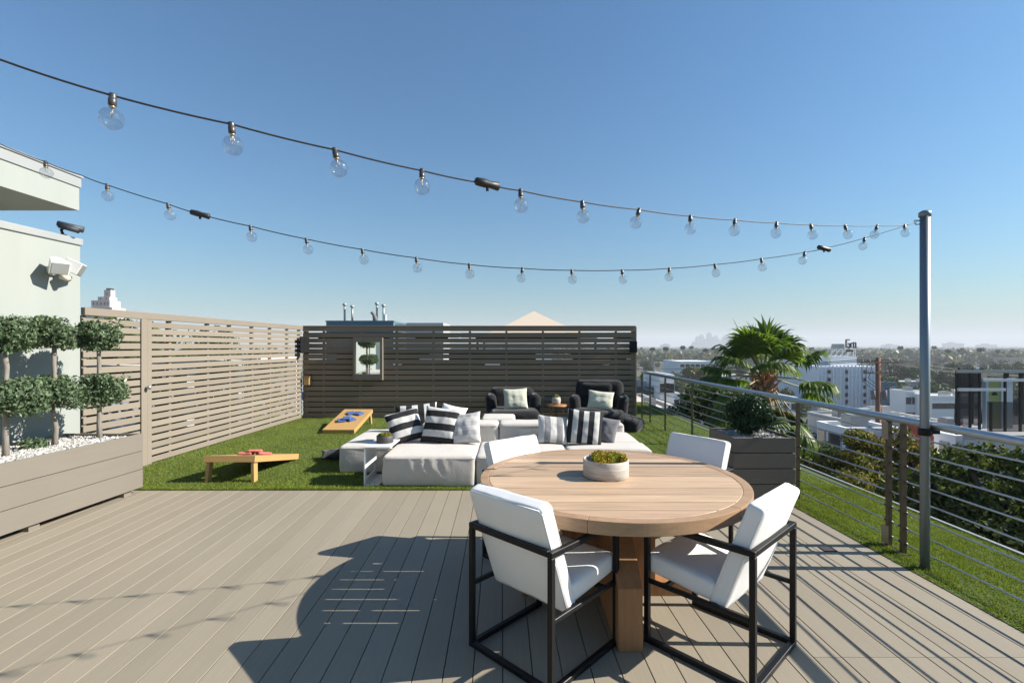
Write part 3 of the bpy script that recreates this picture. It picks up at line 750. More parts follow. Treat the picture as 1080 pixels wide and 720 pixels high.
# --- modular sofa
def sofa(label, x0, x1, y0, y1, h, seed, wr=0, name='sofa_module', grp='pale sofa modules on the lawn', cat='sofa'):
    t = thing(name, label, cat, ((x0 + x1) / 2, (y0 + y1) / 2, .004), 0, grp)
    sx, sy = x1 - x0, y1 - y0
    def dsp(p):
        u, v, z = 2 * p.x / sx, 2 * p.y / sy, 2 * p.z / h
        q = p.copy()
        if z > .5: q.z += .018 * max(0, (1 - u ** 4) * (1 - v ** 4))
        if abs(v) > .9: q.y += math.copysign(.014, v) * max(0, (1 - u ** 4) * (1 - z * z))
        if abs(u) > .9: q.x += math.copysign(.014, u) * max(0, (1 - v ** 4) * (1 - z * z))
        nn = mnoise.noise(p * 3.1 + Vector((seed, 1, 2))) * .011 + mnoise.noise(p * 8 + Vector((seed, 4, 2))) * .004
        if wr and v < -.85 and z > -.8:
            e = math.exp(-(u / .38) ** 2) * max(0, min(1, (z + .5))) * max(0, min(1, (1 - z) * 4))
            q.y += wr * e * (math.sin(u * 26 + z * 2 + math.sin(z * 3) * 1.5) * .6 + math.sin(u * 43 + 1 + z * 3) * .4)
        return q + Vector((nn, nn, nn * .5))
    mb = MB(); mb.rbox(((x0 + x1) / 2, (y0 + y1) / 2, .004 + h / 2), (sx, sy, h), .035, 44 if wr else 22, disp=dsp); mb.build('cushion', M_sofa, t)
    zz = h - .028; k = .006; pts = []; r = .035
    for (cx, cy, a0) in ((x1 - r, y1 - r, 0), (x0 + r, y1 - r, 90), (x0 + r, y0 + r, 180), (x1 - r, y0 + r, 270)):
        for i in range(5): a = R(a0 + i * 22.5); pts.append((cx + math.cos(a) * (r + .001), cy + math.sin(a) * (r + .001), zz + .004))
    pts.append(pts[0]); mb = MB(); mb.tube(pts, .0045, 6); mb.build('piping', M_piping, t)
    return t
sofa('broad pale sofa seat nearest the decking, wrinkled front', -1.48, -.42, 5.53, 6.41, .345, 1, .012)
sofa('pale sofa seat behind the dining chair, grey striped pillows on it', -.41, .66, 5.55, 6.41, .345, 2)
sofa('low pale sofa back behind the pale cushion, left half', -1.20, -.185, 6.425, 6.80, .57, 3)
sofa('low pale sofa back behind the dining chair, right half', -.17, .88, 6.425, 6.80, .57, 4)
sofa('wide flat pale ottoman at the right end of sofa group', .68, 1.72, 5.96, 6.41, .33, 5)
sofa('wide flat pale ottoman behind the right end, before the black chairs', .90, 1.70, 6.43, 7.20, .335, 6)
sofa('slim pale sofa back at far right in front of black chair', 1.00, 1.66, 7.22, 7.55, .44, 9)
sofa('pale ottoman at far left of sofa group beside the white side table', -2.18, -1.51, 6.13, 7.45, .335, 7)
sofa('pale sofa seat behind the black striped pillows', -1.49, -.45, 6.83, 7.6, .335, 8)
sofa('pale ottoman before the left black lounge chair', -.50, .05, 7.9, 8.5, .42, 10)

# --- white C table with bowl
t = thing('side_table', 'white C-shaped metal side table beside the sofa', 'side table', (-1.68, 5.8, 0))
mb = MB(); xa = -1.69
mb.box(xa, -1.385, 5.555, 6.03, .438, .452); mb.build('table_top', M_offwhite, t, bevel=.003)
mb = MB(); mb.box(xa, xa + .014, 5.555, 5.62, .02, .437); mb.box(xa, xa + .014, 5.965, 6.03, .02, .437); mb.box(xa, xa + .014, 5.621, 5.964, .17, .437); mb.box(xa, xa + .014, 5.621, 5.964, .02, .09); mb.build('side_panel', M_offwhite, t, bevel=.002)
mb = MB(); mb.box(xa, -1.52, 5.555, 6.03, .004, .0195); mb.build('base_plate', M_offwhite, t)
moss_bowl('moss_bowl', 'small black bowl of yellow moss on white side table', (-1.52, 5.83, .4522), .098, .085, M_bowl_d, 8, .6)

# --- pillows
def pillow(name, label, w, h, th, m, loc, lean, yaw, roll=0, seed=0, group=None, n=22):
    """origin at the bottom middle; x width, z height, y thickness"""
    vs, fs = [], []; 
    for s in (-1, 1):
        for i in range(n + 1):
            for j in range(n + 1):
                u, v = -1 + 2 * i / n, -1 + 2 * j / n
                e = max(0, (1 - abs(u) ** 2.6) * (1 - abs(v) ** 2.6)) ** .55
                pin = 1 - .075 * (1 - v * v) * abs(u) ** 3; pin2 = 1 - .075 * (1 - u * u) * abs(v) ** 3
                wr = mnoise.noise(Vector((u * 2.2, v * 2.2, seed + s))) * .020 * (1 - .3 * e) + mnoise.noise(Vector((u * 6, v * 5, seed * 3 + s))) * .007
                vs.append((u * w / 2 * pin, s * th / 2 * e + wr * e, h / 2 + v * h / 2 * pin2))
        o = 0 if s < 0 else (n + 1) ** 2
        for i in range(n):
            for j in range(n):
                q = (o + i * (n + 1) + j, o + (i + 1) * (n + 1) + j, o + (i + 1) * (n + 1) + j + 1, o + i * (n + 1) + j + 1)
                fs.append(q if s < 0 else q[::-1])
    mb = MB(); mb.add(vs, fs, 0, True); o = mb.build(name, m)
    bm = bmesh.new(); bm.from_mesh(o.data); bmesh.ops.remove_doubles(bm, verts=bm.verts, dist=1e-5); bm.to_mesh(o.data); bm.free()
    o.location = loc; o.rotation_euler = (Matrix.Rotation(yaw, 3, 'Z') @ Matrix.Rotation(-lean, 3, 'X') @ Matrix.Rotation(roll, 3, 'Y')).to_euler()
    tag(o, label, 'pillow', group or 'cushions on the sofa modules'); return o
K, Wt, Gy = (.022, .022, .024), (.60, .59, .565), (.24, .24, .25)
def stripes(axis, nm, start, step, c1, c2, cnt): return stripemat(nm, axis, [(-.3, c1)] + [(start + i * step, (c2 if i % 2 == 0 else c1)) for i in range(cnt)])
hs = stripes(2, 'broad_black_stripes', .075, .085, K, Wt, 6)
vs_ = stripes(0, 'upright_black_stripes', -.225, .068, Wt, K, 8)
ps = stripes(0, 'pale_grey_stripes', -.12, .08, Wt, Gy, 4)
fs_ = stripes(2, 'faint_grey_stripes', .10, .06, (.58, .57, .55), (.44, .43, .425), 6)
pillow('striped_pillow', 'leftmost black and white striped pillow, leaning beside the moss bowl', .45, .45, .16, hs, (-1.31, 6.26, .37), R(30), R(16), R(-14), 1)
pillow('striped_pillow', 'upright black and white banded pillow, second from left on the sofa', .47, .48, .16, hs, (-.95, 6.20, .36), R(22), R(-8), R(4), 2)
pillow('pale_pillow', 'pale cushion with faint stripes right of the black banded pillows', .40, .42, .15, fs_, (-.585, 6.16, .36), R(26), R(-8), R(-7), 3)
pillow('striped_pillow', 'black and white striped pillow lying behind the front pillows', .62, .42, .16, stripes(0, 'block_stripes', -.31, .085, Wt, K, 8), (-1.37, 7.08, .345), R(15), R(8), R(-5), 4)
pillow('pale_pillow', 'pale cushion peeking out behind the banded pillow', .42, .42, .14, M_white, (-.98, 7.2, .345), R(30), R(-15), R(10), 5)
pillow('pale_pillow', 'white cushion with grey stripes leaning on the low sofa back', .40, .38, .15, ps, (.515, 6.19, .36), R(28), R(10), R(7), 6)
pillow('striped_pillow', 'black and white upright striped pillow at right of the sofa', .47, .46, .16, vs_, (.90, 6.20, .345), R(22), R(-6), R(6), 7)
pillow('grey_pillow', 'dark grey cushion tucked behind the upright striped pillow', .40, .36, .14, M_greypil, (1.14, 6.38, .345), R(30), R(-20), R(10), 8)
pillow('floor_cushion', 'black cushion lying on the grass left of the sofa', .40, .34, .10, M_charcoal, (-2.42, 6.72, .06), R(82), R(20), 0, 9)

# --- black lounge chairs
def puff(t, name, c, size, r, rot=(0, 0, 0), seed=0, m=None):
    X = Euler(rot).to_matrix().to_4x4()
    def dsp(p):
        a = mnoise.noise(p * 4 + Vector((seed * 3.7, 0, 0))) * .03 + mnoise.noise(p * 11 + Vector((seed, 5, 0))) * .012
        return p * (1 + a)
    mb = MB(); mb.rbox(c, size, r, 16, xf=X, disp=dsp); return mb.build(name, m or M_charcoal, t, False)
def lounge(label, loc, yaw, head, w=1.08):
    t = thing('lounge_chair', label, 'lounge chair', loc, yaw, 'black lounge chairs against the slat wall')
    puff(t, 'seat', (0, -.10, .19), (w * .97, .98, .37), .13, seed=1)
    puff(t, 'backrest', (0, .36, .42), (w * .9, .32, .66 + head * .4), .14, (R(-12), 0, 0), 2)
    puff(t, 'arm', (-w * .42, .22, .34), (.22, .60, .60), .12, (0, R(-6), 0), 3)
    puff(t, 'arm', (w * .42, .22, .34), (.22, .60, .60), .12, (0, R(6), 0), 4)
    if head: puff(t, 'headrest', (-.05, .34, .72), (w * .62, .24, .34), .11, (R(-10), 0, 0), 5)
    return t
lounge('black padded lounge chair, left one of the two by slat wall', (.03, 9.75, .004), R(4), 0, 1.02)
t2 = lounge('black padded lounge chair with high headrest by the railing', (1.72, 9.72, .004), R(-14), 1, 1.10)
t2.scale = (1, 1, .95)
puff(t2, 'footrest', (.55, -.30, .15), (.62, .52, .28), .12, (0, R(12), R(-20)), 8)
pillow('sage_pillow', 'sage green pillow on the left black lounge chair', .48, .42, .15, M_greenpil, (.08, 9.50, .37), R(20), R(4), R(-2), 11, 'sage pillows on the black lounge chairs')
pillow('sage_pillow', 'sage green pillow on the black chair with headrest', .50, .38, .15, M_greenpil, (1.70, 9.45, .37), R(22), R(-8), R(6), 12, 'sage pillows on the black lounge chairs')
# stool table between them
t = thing('wooden_stool', 'small round wooden stool table between the black lounge chairs', 'stool', (.89, 9.7, .004))
mb = MB(); mb.lathe([(.0, .40), (.19, .40), (.205, .41), (.205, .43), (.195, .44), (0, .44)], (.89, 9.7, 0), 24); mb.build('top', M_teakleg, t)
for k in range(3):
    a = R(30 + 120 * k + 60); mb = MB(); mb.tube([(.89 + math.cos(a) * .12, 9.7 + math.sin(a) * .12, .402), (.89 + math.cos(a) * .19, 9.7 + math.sin(a) * .19, .004)], [.02, .015], 8); mb.build('leg', M_teakleg, t)
t = thing('potted_cactus', 'small round wooden pot with green plant on the stool', 'plant pot', (.88, 9.7, .44))
mb = MB(); mb.lathe([(.06, 0), (.085, .03), (.09, .10), (.078, .15), (.068, .15), (.07, .13), (0, .13)], (.88, 9.7, .4402), 20); mb.build('pot', M_bowl, t)
np_mesh('plant', leaf_cloud(350, [(.88, 9.7, .60, .06, .06, .045)], .03, .4, 5, aspect=3), 4, M_moss, t)

# --- cornhole boards and bags
def board(label, xa, xb, ylow, yhigh, zl, zh):
    t = thing('cornhole_board', label, 'game board', ((xa + xb) / 2, (ylow + yhigh) / 2, .004), 0, 'cornhole boards on the lawn')
    d = Vector((0, yhigh - ylow, zh - zl)); Ln = d.length; ang = math.atan2(d.z, d.y); c = Vector(((xa + xb) / 2, ylow, zl))
    s = 1
    X = Matrix.Translation(c) @ Matrix.Rotation(ang if d.y > 0 else PI - ang if False else ang, 4, 'X')
    w = xb - xa
    # top with the round hole near its high end
    n = 32; hc, hr = Ln - .23, .076; vs, fs = [], []
    ob = []
    for i in range(n):
        a = 2 * PI * i / n; dx, dy = math.cos(a), math.sin(a)
        k = min((w / 2) / abs(dx) if abs(dx) > 1e-6 else 9, ((Ln - hc) if dy > 0 else hc) / abs(dy) if abs(dy) > 1e-6 else 9)
        ob.append((dx * k, hc + dy * k))
    for z in (0, -.018):
        for i in range(n): a = 2 * PI * i / n; vs.append((math.cos(a) * hr, hc + math.sin(a) * hr, z))
        for i in range(n): vs.append((*ob[i], z))
    for i in range(n):
        j = (i + 1) % n
        fs += [(i, n + i, n + j, j), (2 * n + i, 2 * n + j, 3 * n + j, 3 * n + i), (i, j, 2 * n + j, 2 * n + i), (n + i, 3 * n + i, 3 * n + j, n + j)]
    # square the outline corners
    for (cxn, cyn) in ((-w / 2, 0), (w / 2, 0), (-w / 2, Ln), (w / 2, Ln)):
        b = min(range(n), key=lambda i: (ob[i][0] - cxn) ** 2 + (ob[i][1] - cyn) ** 2)
        vs[n + b] = (cxn, cyn, 0); vs[3 * n + b] = (cxn, cyn, -.018)
    mb = MB(); mb.add([tuple(X @ Vector(p)) for p in vs], fs); mb.build('top', M_pine, t)
    mb = MB()
    for (a0, a1, b0, b1) in ((-w / 2, -w / 2 + .02, 0, Ln), (w / 2 - .02, w / 2, 0, Ln), (-w / 2 + .0205, w / 2 - .0205, 0, .02), (-w / 2 + .0205, w / 2 - .0205, Ln - .02, Ln)):
        mb.box(a0, a1, b0, b1, -.075, -.0185, xf=X)
    mb.build('frame', M_pine, t, bevel=.002)
    for sx in (-1, 1):
        top = X @ Vector((sx * (w / 2 - .045), Ln - .05, -.03)); bot = Vector((top.x - .02 * sx * 0 - .02, top.y + .03 * (1 if yhigh < ylow else -.3), .005))
        mb = MB(); mb.bar(tuple(top), tuple(bot), .035, .07, up=(0, 1, 0)); mb.build('leg', M_pine, t, bevel=.003)
    return lambda u, v: X @ Vector((u, v, 0))
def board_flip(label, xa, xb, ylow, yhigh, zl, zh): return board(label, xa, xb, ylow, yhigh, zl, zh)
# near board: high end towards the deck (built far-facing then turned)
near = thing('cornhole_board', 'near cornhole board, its legged high end facing the decking', 'game board', (-3.31, 6.3, .004), PI, 'cornhole boards on the lawn')
def board_parts(t, Ln, w, zl, zh):
    """local: low end at -Ln/2 on y, high end at +Ln/2"""
    ang = math.asin((zh - zl) / Ln); X = Matrix.Translation((0, -Ln / 2 * math.cos(ang), zl)) @ Matrix.Rotation(ang, 4, 'X')
    n = 32; hc, hr = Ln - .23, .076; vs, fs, ob = [], [], []
    for i in range(n):
        a = 2 * PI * i / n; dx, dy = math.cos(a), math.sin(a)
        k = min((w / 2) / abs(dx) if abs(dx) > 1e-6 else 9, ((Ln - hc) if dy > 0 else hc) / abs(dy) if abs(dy) > 1e-6 else 9)
        ob.append((dx * k, hc + dy * k))
    for (cxn, cyn) in ((-w / 2, 0), (w / 2, 0), (-w / 2, Ln), (w / 2, Ln)):
        b = min(range(n), key=lambda i: (ob[i][0] - cxn) ** 2 + (ob[i][1] - cyn) ** 2); ob[b] = (cxn, cyn)
    for z in (0, -.018):
        for i in range(n): a = 2 * PI * i / n; vs.append((math.cos(a) * hr, hc + math.sin(a) * hr, z))
        for i in range(n): vs.append((*ob[i], z))
    for i in range(n):
        j = (i + 1) % n
        fs += [(i, n + i, n + j, j), (2 * n + i, 2 * n + j, 3 * n + j, 3 * n + i), (i, j, 2 * n + j, 2 * n + i), (n + i, 3 * n + i, 3 * n + j, n + j)]
    mb = MB(); mb.add([tuple(X @ Vector(p)) for p in vs], fs); mb.build('top', M_pine, t, False)
    mb = MB()
    for (a0, a1, b0, b1) in ((-w / 2, -w / 2 + .02, 0, Ln), (w / 2 - .02, w / 2, 0, Ln), (-w / 2 + .0205, w / 2 - .0205, 0, .02), (-w / 2 + .0205, w / 2 - .0205, Ln - .02, Ln)):
        mb.box(a0, a1, b0, b1, -.075, -.0185, xf=X)
    mb.build('frame', M_pine, t, False, bevel=.002)
    for sx in (-1, 1):
        top = X @ Vector((sx * (w / 2 - .041), Ln - .06, -.02)); bot = Vector((top.x + sx * .015, top.y + .02, 0))
        mb = MB(); mb.bar(tuple(top), tuple(bot), .036, .085, up=(0, 1, 0)); mb.build('leg', M_pine, t, False, bevel=.003)
    return X
Xn = board_parts(near, 1.2, .60, .078, .315)
far = thing('cornhole_board', 'far cornhole board near the dark slat wall', 'game board', (-3.16, 9.45, .004), 0, 'cornhole boards on the lawn')
Xf = board_parts(far, 1.2, .58, .078, .30)
def bag(name, label, root, X, u, v, yaw, m, grp, lift=0):
    o_w = MW[root] @ X @ Vector((u, v, .0))
    def dsp(p): return p + Vector((0, 0, mnoise.noise(p * 14 + Vector((u * 9, v * 9, 0))) * .008))
    mb = MB(); mb.rbox((0, 0, 0), (.16, .16, .032), .015, 10, disp=dsp); o = mb.build(name, m)
    ang = X.to_euler().x
    o.rotation_euler = (MW[root].to_3x3() @ Matrix.Rotation(ang, 3, 'X') @ Matrix.Rotation(yaw, 3, 'Z')).to_euler()
    o.location = o_w + Vector((0, 0, .018 + lift * .8)); tag(o, label, 'bean bag', grp)
G1 = 'red bean bags on the near cornhole board'; G2 = 'blue bean bags on the far cornhole board'
bag('bean_bag', 'red bean bag at the left of pile on near cornhole board', near, Xn, .02, .80, .2, M_red, G1)
bag('bean_bag', 'red bean bag at the right of pile on near cornhole board', near, Xn, -.17, .74, .7, M_red, G1)
bag('bean_bag', 'red bean bag lying on top of two others on near board', near, Xn, -.08, .77, .4, M_red, G1, .04)
bag('bean_bag', 'blue bean bag at left of the pile on far cornhole board', far, Xf, -.10, .46, .3, M_blue, G2)
bag('bean_bag', 'blue bean bag at right of the pile on far cornhole board', far, Xf, .06, .52, .9, M_blue, G2)
bag('bean_bag', 'blue bean bag on top of the pile on far cornhole board', far, Xf, -.01, .50, .1, M_blue, G2, .04)
bag('bean_bag', 'blue bean bag near the hole at high end of far board', far, Xf, -.06, .90, .5, M_blue, G2)
bag('bean_bag', 'rightmost blue bean bag at high end of far board', far, Xf, .11, .87, 1.1, M_blue, G2)

# ================================================================== BEYOND THE TERRACE
GZ = -16.0
M_road = mat('asphalt', (.06, .06, .062), .9, stain=((.05, .05, .05), .2))
M_ground = mat('city_ground', (.075, .075, .05), .95, stain=((.03, .03, .03), .8), grain=((.2, .2, .2), .5))
mb = MB(); mb.box(-2500, 6000, -300, 6000, GZ - 1, GZ)
tag(mb.build('city_ground', M_ground), kind='structure')
mb = MB()
for (x0, x1, y0, y1, k) in ((14, 22, -60, 900, 0), (95, 104, -60, 900, 0), (-40, 700, 84, 94, 1), (-40, 900, 190, 200, 1), (210, 219, 0, 900, 0)):
    mb.box(x0, x1, y0, y1, GZ + .004 + .004 * k, GZ + .02 + .006 * k)
tag(mb.build('road', M_road), kind='structure')

def wallm(nm, c, v=.06): return mat(nm, c, .85, stain=((.25, .25, .5), v), grain=((3, 3, 3), .03), spec=.2)
W_white = wallm('white_render', (.72, .73, .74)); W_cream = wallm('cream_render', (.62, .57, .49)); W_grey = wallm('grey_render', (.38, .39, .40))
W_teal = wallm('dark_teal_render', (.05, .085, .10)); W_red = wallm('red_brick_render', (.22, .045, .03)); W_blue = wallm('blue_grey_render', (.10, .17, .22))
W_tan = wallm('tan_render', (.45, .36, .27)); W_pinkroof = wallm('pale_pink_roofing', (.55, .47, .42)); W_whiteroof = wallm('white_roofing', (.74, .74, .73)); W_greyroof = wallm('grey_roofing', (.27, .27, .28)); W_brownroof = wallm('brown_tile_roofing', (.20, .12, .08))
foot = []
def bldg(label, x0, x1, y0, y1, ztop, wm, rm, cols=0, rows=0, wsz=(1.0, 1.3), name='flat_roofed_building', par=.35, group=None, west=(), acs=0, seed=0):
    t = thing(name, label, 'building', ((x0 + x1) / 2, (y0 + y1) / 2, GZ), 0, group)
    foot.append((x0, x1, y0, y1))
    mb = MB(); mb.box(x0, x1, y0, y1, GZ, ztop - par); mb.build('wall', wm, t)
    mb = MB(); k = .25
    mb.box(x0 - .03, x1 + .03, y0 - .03, y0 + k, ztop - par + .002, ztop); mb.box(x0 - .03, x1 + .03, y1 - k, y1 + .03, ztop - par + .002, ztop)
    mb.box(x0 - .03, x0 + k, y0 + k + .002, y1 - k - .002, ztop - par + .002, ztop); mb.box(x1 - k, x1 + .03, y0 + k + .002, y1 - k - .002, ztop - par + .002, ztop)
    mb.build('parapet', wm, t)
    mb = MB(); mb.box(x0 + k + .002, x1 - k - .002, y0 + k + .002, y1 - k - .002, ztop - par + .003, ztop - par + .06); mb.build('roof', rm, t)
    g = random.Random(seed)
    for i in range(acs):
        a, b = g.uniform(x0 + 1, x1 - 2.2), g.uniform(y0 + 1, y1 - 2.2); s = g.uniform(.8, 1.5)
        mb = MB(); mb.box(a, a + s, b, b + s * .8, ztop - par + .061, ztop - par + .06 + s * .75); mb.box(a + .1, a + s - .1, b + .1, b + s * .8 - .1, ztop - par + .06 + s * .75, ztop - par + .12 + s * .75); mb.build('air_unit', M_flash, t)
    for (u, wd, hg) in west:
        cy, cz = y0 + u * (y1 - y0), ztop - par - .3 - hg / 2
        mb = MB(); mb.box(x0 - .06, x0 - .004, cy - wd / 2 - .08, cy + wd / 2 + .08, cz - hg / 2 - .08, cz + hg / 2 + .08, 1)
        mb.box(x0 - .075, x0 - .062, cy - wd / 2, cy + wd / 2, cz - hg / 2, cz + hg / 2, 0); mb.build('window', [M_win, W_grey], t)
    for c in range(cols):
        for r in range(rows):
            cx = x0 + (c + .5) * (x1 - x0) / cols; cz = ztop - par - (r + .5) * 3.0 - .1
            if cz - wsz[1] / 2 < GZ + .3: continue
            mb = MB(); mb.box(cx - wsz[0] / 2 - .08, cx + wsz[0] / 2 + .08, y0 - .06, y0 - .002, cz - wsz[1] / 2 - .08, cz + wsz[1] / 2 + .08, 1)
            mb.box(cx - wsz[0] / 2, cx + wsz[0] / 2, y0 - .075, y0 - .062, cz - wsz[1] / 2, cz + wsz[1] / 2, 0); mb.build('window', [M_win, W_white if wm is not W_white else W_grey], t)
    return t

# ribbed white block with small windows, roof sign
Y = 130.0; bx0, bx1 = SX(862, Y), SX(926, Y); zt = SZ(384.5, Y)
t = thing('ribbed_building', 'white ribbed office block with columns of small dark windows', 'building', ((bx0 + bx1) / 2, Y + 7, GZ))
foot.append((bx0, bx1, Y, Y + 16))
mb = MB(); mb.box(bx0, bx1, Y, Y + 16, GZ, zt - .5)
nr = 17
for i in range(nr): 
    xx = bx0 + (bx1 - bx0) * i / (nr - 1); mb.box(xx - .12, xx + .12, Y - .3, Y - .002, GZ, zt - .1)
mb.box(bx0, bx1, Y - .28, Y - .003, SZ(396.5, Y), SZ(395.5, Y)); mb.build('wall', wallm('cool_white_render', (.66, .70, .76)), t)
mb = MB(); mb.box(SX(884, Y), SX(912, Y), Y + 3, Y + 9, zt - .5, SZ(376, Y)); mb.build('penthouse', W_white, t)
for px in (874, 892.3, 911):
    for py in (392, 400.2, 408, 416, 423.5):
        cx, cz = SX(px, Y), SZ(py, Y); mb = MB(); mb.box(cx - .34, cx + .34, Y - .32, Y - .005, cz - .5, cz + .5); mb.build('window', M_win, t)
t = thing('rooftop_sign', 'lattice rooftop sign with dark letters on the ribbed white block', 'sign', (SX(898, Y), Y + 4, SZ(376, Y)))
zs = SZ(376, Y); mb = MB()
for px in (885, 891, 897, 903, 909, 911):
    mb.bar((SX(px, Y), Y + 3.2, zs - .02), (SX(px, Y), Y + 3.2, SZ(365 if px < 900 else 360, Y)), .16); mb.bar((SX(px, Y), Y + 6.5, zs - .02), (SX(px, Y), Y + 3.3, SZ(366, Y)), .12)
for py in (374, 370, 366): mb.bar((SX(885, Y), Y + 3.18, SZ(py, Y)), (SX(911, Y), Y + 3.18, SZ(py, Y)), .13)
mb.build('lattice', W_white, t)
mb = MB(); mb.box(SX(885, Y), SX(898.5, Y), Y + 2.9, Y + 3.1, SZ(367.5, Y), SZ(362.5, Y)); mb.build('blank_panel', W_grey, t)
mb = MB(); mb.box(SX(900.5, Y), SX(908, Y), Y + 2.9, Y + 3.1, SZ(371, Y), SZ(369, Y)); mb.build('name_band', M_dark, t)
def strokes(t, px0, py0, w, h, segs, name):
    mb = MB()
    for (a, b, c, d) in segs: mb.bar((SX(px0 + a * w, Y), Y + 2.95, SZ(py0 + b * h, Y)), (SX(px0 + c * w, Y), Y + 2.95, SZ(py0 + d * h, Y)), .28)
    mb.build(name, M_dark, t)
strokes(t, 900.3, 358, 4, 8, [(0, 0, 1, 0), (0, 0, 0, 1), (0, 1, 1, 1), (1, 1, 1, .55), (1, .55, .5, .55)], 'letter')
strokes(t, 905.5, 361.5, 2, 5, [(0, 0, 0, 1), (0, .1, 1, 0)], 'letter')
strokes(t, 908.3, 361.5, 2.4, 5, [(0, 0, 1, 0), (1, 0, 1, 1), (1, 1, 0, 1), (0, 1, 0, 0)], 'letter')

bldg('white flat-roofed house with dark side windows below the railing', SX(892, 35), SX(950, 35), 35, 38.3, SZ(451, 35), W_white, W_greyroof, 3, 2, (1.3, 1.5), acs=1, seed=1, name='white_house', west=[(.35, 1.3, 1.7), (.8, .7, 1.9)])
bldg('low building with dark red wall behind the olive trees', SX(914, 30), SX(960, 30), 30, 31.3, SZ(466, 30), W_red, W_greyroof, 1, 1, seed=2, name='red_house')
bldg('red walled building right of the double railing post', SX(986, 38), SX(1060, 38), 38, 40.6, SZ(450, 38), W_red, W_greyroof, 2, 1, seed=3, acs=1, name='red_house')
bldg('white box house beside the red walled building', SX(1008, 33), SX(1070, 33), 33, 34.7, SZ(459, 33), W_white, W_whiteroof, 2, 2, seed=4, name='white_house', west=[(.5, .6, 1.2)])
bldg('warehouse with broad white sunlit roof right of utility pole', SX(934, 61), SX(1004, 61), 61, 74, -7.8, W_cream, W_whiteroof, 5, 1, seed=5, acs=6, name='warehouse')
bldg('long white wall building behind the broad white roof', SX(983, 92), SX(1040, 92), 92, 96.5, SZ(417, 92), W_white, W_whiteroof, 6, 1, (1.6, 1.0), seed=6, acs=3)
bldg('white box building with dark roof left of the light pole', SX(955, 96), SX(974, 96), 96, 100, SZ(412, 96), W_white, W_greyroof, 3, 2, seed=7, acs=1)
bldg('slim blue and white block right of utility pole', SX(936, 118), SX(946, 118), 118, 121, SZ(403, 118), W_blue, W_whiteroof, 1, 2, seed=8)
bldg('low flat building with pale pink roof beyond the far railing', SX(676, 46), SX(742, 46), 46, 68, -5.0, W_cream, W_pinkroof, 5, 1, seed=9, acs=5, name='pink_roofed_building')
bldg('pale house with dark teal wall behind the pink roof', SX(670, 74), SX(694, 74), 74, 84, SZ(408, 74), W_teal, W_whiteroof, 3, 1, seed=10, acs=3, name='teal_house')
bldg('white house wall right of the dark teal house', SX(696, 71), SX(711, 71), 71, 80, SZ(395, 71), W_white, W_whiteroof, 2, 2, seed=11, name='white_house')
bldg('long low building with bright white roof behind railing posts', SX(712, 84), SX(742, 84), 96, 112, -7.6, W_white, W_whiteroof, 4, 1, seed=12, acs=3, name='warehouse')
bldg('wide pale warehouse among trees left of the palm', SX(717, 225), SX(760, 225), 225, 250, SZ(381, 225), wallm('pale_blue_render', (.60, .66, .70)), W_whiteroof, 8, 1, (2, 1.5), seed=13, name='warehouse')
bldg('white cube building just right of the palm crown', SX(838, 175), SX(861, 175), 175, 190, SZ(377.5, 175), W_white, W_whiteroof, 3, 2, seed=14)
bldg('grey house half hidden below the palm', SX(800, 60), SX(842, 60), 60, 74, -8.3, W_grey, W_greyroof, 3, 1, seed=15, acs=2, name='grey_house')
bldg('white roofed shop left of the ribbed block', SX(842, 90), SX(868, 90), 98, 112, -8.6, W_white, W_whiteroof, 3, 1, seed=16, acs=2)
bldg('grey flat roof with ducts in front of ribbed white block', SX(880, 55), SX(926, 55), 52, 60, -6.4, W_grey, W_greyroof, 4, 1, seed=17, acs=6, name='grey_house')

# far scattered pale buildings
g = random.Random(21); cnt = 0; tries = 0
fm = [W_white, W_cream, W_white, W_grey, W_tan]; fr = [W_whiteroof, W_whiteroof, W_greyroof, W_brownroof]
while cnt < 84 and tries < 4000:
    tries += 1
    Y = 110 * (1200 / 110) ** g.random(); k = g.uniform(.16, 1.35); x = k * Y
    w, d, h = g.uniform(8, 20), g.uniform(5, 10), g.choice((3.6, 4.5, 5.5, 6.5, 7.5, 9))
    if Y < 200: h = min(h, 5.5)
    if any(x < f[1] + 3 and x + w > f[0] - 3 and Y < f[3] + 4 and Y + d > f[2] - 4 for f in foot): continue
    if .63 < k < .80 and Y < 140: continue
    rows = 2 if h > 6 else 1
    col = g.choice(fm); nm = {'white_render': 'white', 'cream_render': 'cream', 'grey_render': 'grey', 'tan_render': 'tan'}[col.name]
    bldg('%s flat-roofed building far off among the city trees' % nm, x, x + w, Y, Y + d, GZ + h, col, g.choice(fr), (3 if w < 13 else 4) if Y < 420 else 0, rows, (1.2, 1.3), group='pale buildings far off among the trees', name='distant_building', seed=cnt, acs=(2 if Y < 320 else 0)); cnt += 1

